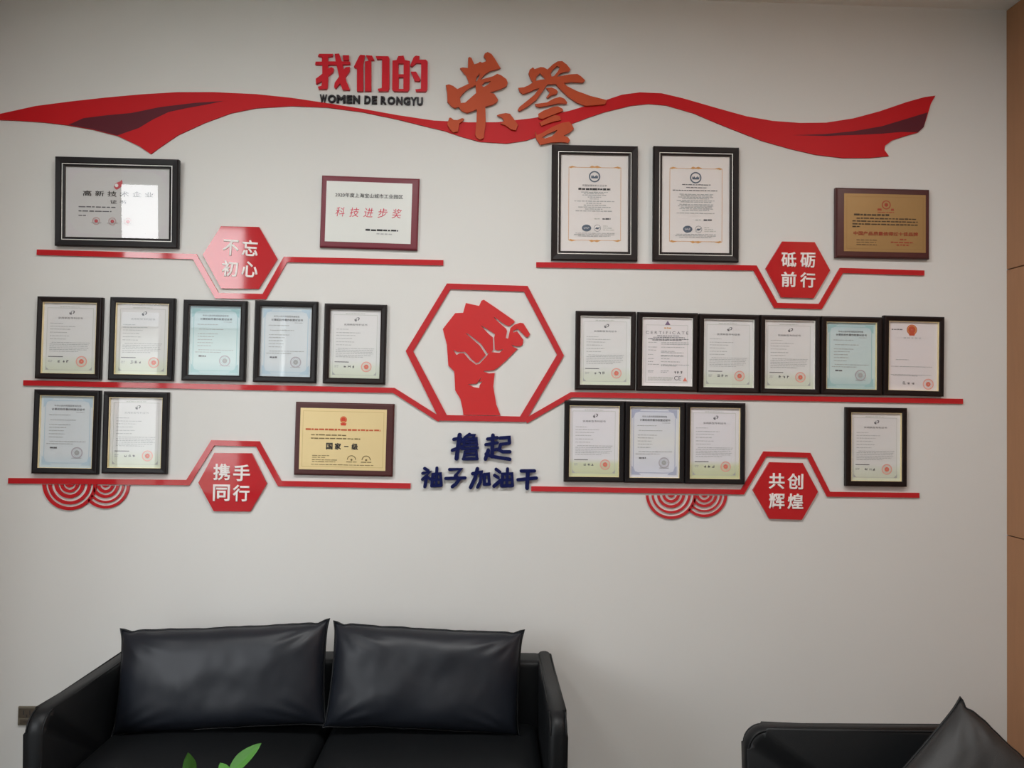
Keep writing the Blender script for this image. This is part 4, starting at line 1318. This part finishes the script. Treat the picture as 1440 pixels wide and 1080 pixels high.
rings_ = [[bm.verts.new((r * math.cos(2 * math.pi * k / n), r * math.sin(2 * math.pi * k / n), z)) for k in range(n)] for r, z in prof[1:-1]]
for a, b in zip(rings_, rings_[1:]):
    for k in range(n):
        bm.faces.new((a[k], a[(k + 1) % n], b[(k + 1) % n], b[k]))
bm.faces.new(rings_[0]); bm.faces.new(rings_[-1])
link('pot', bm_mesh('pot', bm, True), mat('pot_glaze', (226, 224, 220), .25, noise_amt=.02), pt)
M_LEAF = mat('leaf_green', (72, 124, 52), 0.55, spec=0.3, noise_amt=.15, nscale=14)
M_STEM = mat('stem_green', (104, 140, 62), 0.5, noise_amt=.1)


def leaf_mesh(L, wd, curl, fold=.25):
    v, f = [], []
    n, m = 10, 4
    for i in range(n + 1):
        s = i / n
        hw = wd / 2 * (math.sin(math.pi * s ** 0.8) ** 0.8 if 0 < s < 1 else 0)
        for j in range(-m, m + 1):
            k = j / m
            v.append((hw * k, L * s, -curl * L * s * s + abs(k) * hw * fold + .0006 * math.sin(j * 2.2 + i)))
        if i:
            a, b = (i - 1) * (2 * m + 1), i * (2 * m + 1)
            for j in range(2 * m):
                f.append((a + j, a + j + 1, b + j + 1, b + j))
    me = bpy.data.meshes.new('leaf')
    me.from_pydata(v, [], f)
    for p in me.polygons:
        p.use_smooth = True
    return me


def place_leaf(base, tip, wd, roll=0.0, curl=.15):
    """leaf from base to tip (pot coordinates) on a stem from the soil"""
    d = Vector(tip) - Vector(base)
    o = link('leaf', leaf_mesh(d.length, wd, curl), M_LEAF, pt)
    q = d.to_track_quat('Y', 'Z')
    o.rotation_mode = 'QUATERNION'
    from mathutils import Quaternion
    o.rotation_quaternion = q @ Quaternion((0, 1, 0), roll)
    o.location = base
    s0 = Vector((base[0] * .15, base[1] * .15, .10))
    mid = (s0 + Vector(base)) / 2 + Vector((0, 0, .03))
    pts = []
    for i in range(9):
        t_ = i / 8
        pts.append(tuple((1 - t_) ** 2 * s0 + 2 * t_ * (1 - t_) * mid + t_ * t_ * Vector(base)))
    link('stem', tube_mesh('stem', pts, .0018, closed=False), M_STEM, pt)


def at_px(px, py, d):
    """point seen at a photograph pixel, d metres in front of the camera's plane, in pot coordinates"""
    w_ = W(px, py, -CAM_D + d)
    return w_ - pc


place_leaf(at_px(321, 1086, 1.56), at_px(371, 1046.5, 1.57), .032, roll=.75, curl=-.10)
place_leaf(at_px(269, 1096, 1.58), at_px(264.5, 1060, 1.56), .026, roll=.5, curl=-.06)
place_leaf(at_px(322, 1100, 1.55), at_px(309, 1071, 1.60), .024, roll=-.4, curl=.05)
rnd.seed(77)
for k in range(16):
    a = k * 2.4
    r0, r1 = rnd.uniform(.02, .07), rnd.uniform(.09, .15)
    z0, z1 = rnd.uniform(.18, .28), rnd.uniform(.22, .32)
    place_leaf(Vector((r0 * math.cos(a), r0 * math.sin(a), z0)), Vector((r1 * math.cos(a + .2), r1 * math.sin(a + .2), z1)), rnd.uniform(.03, .04), curl=.2)
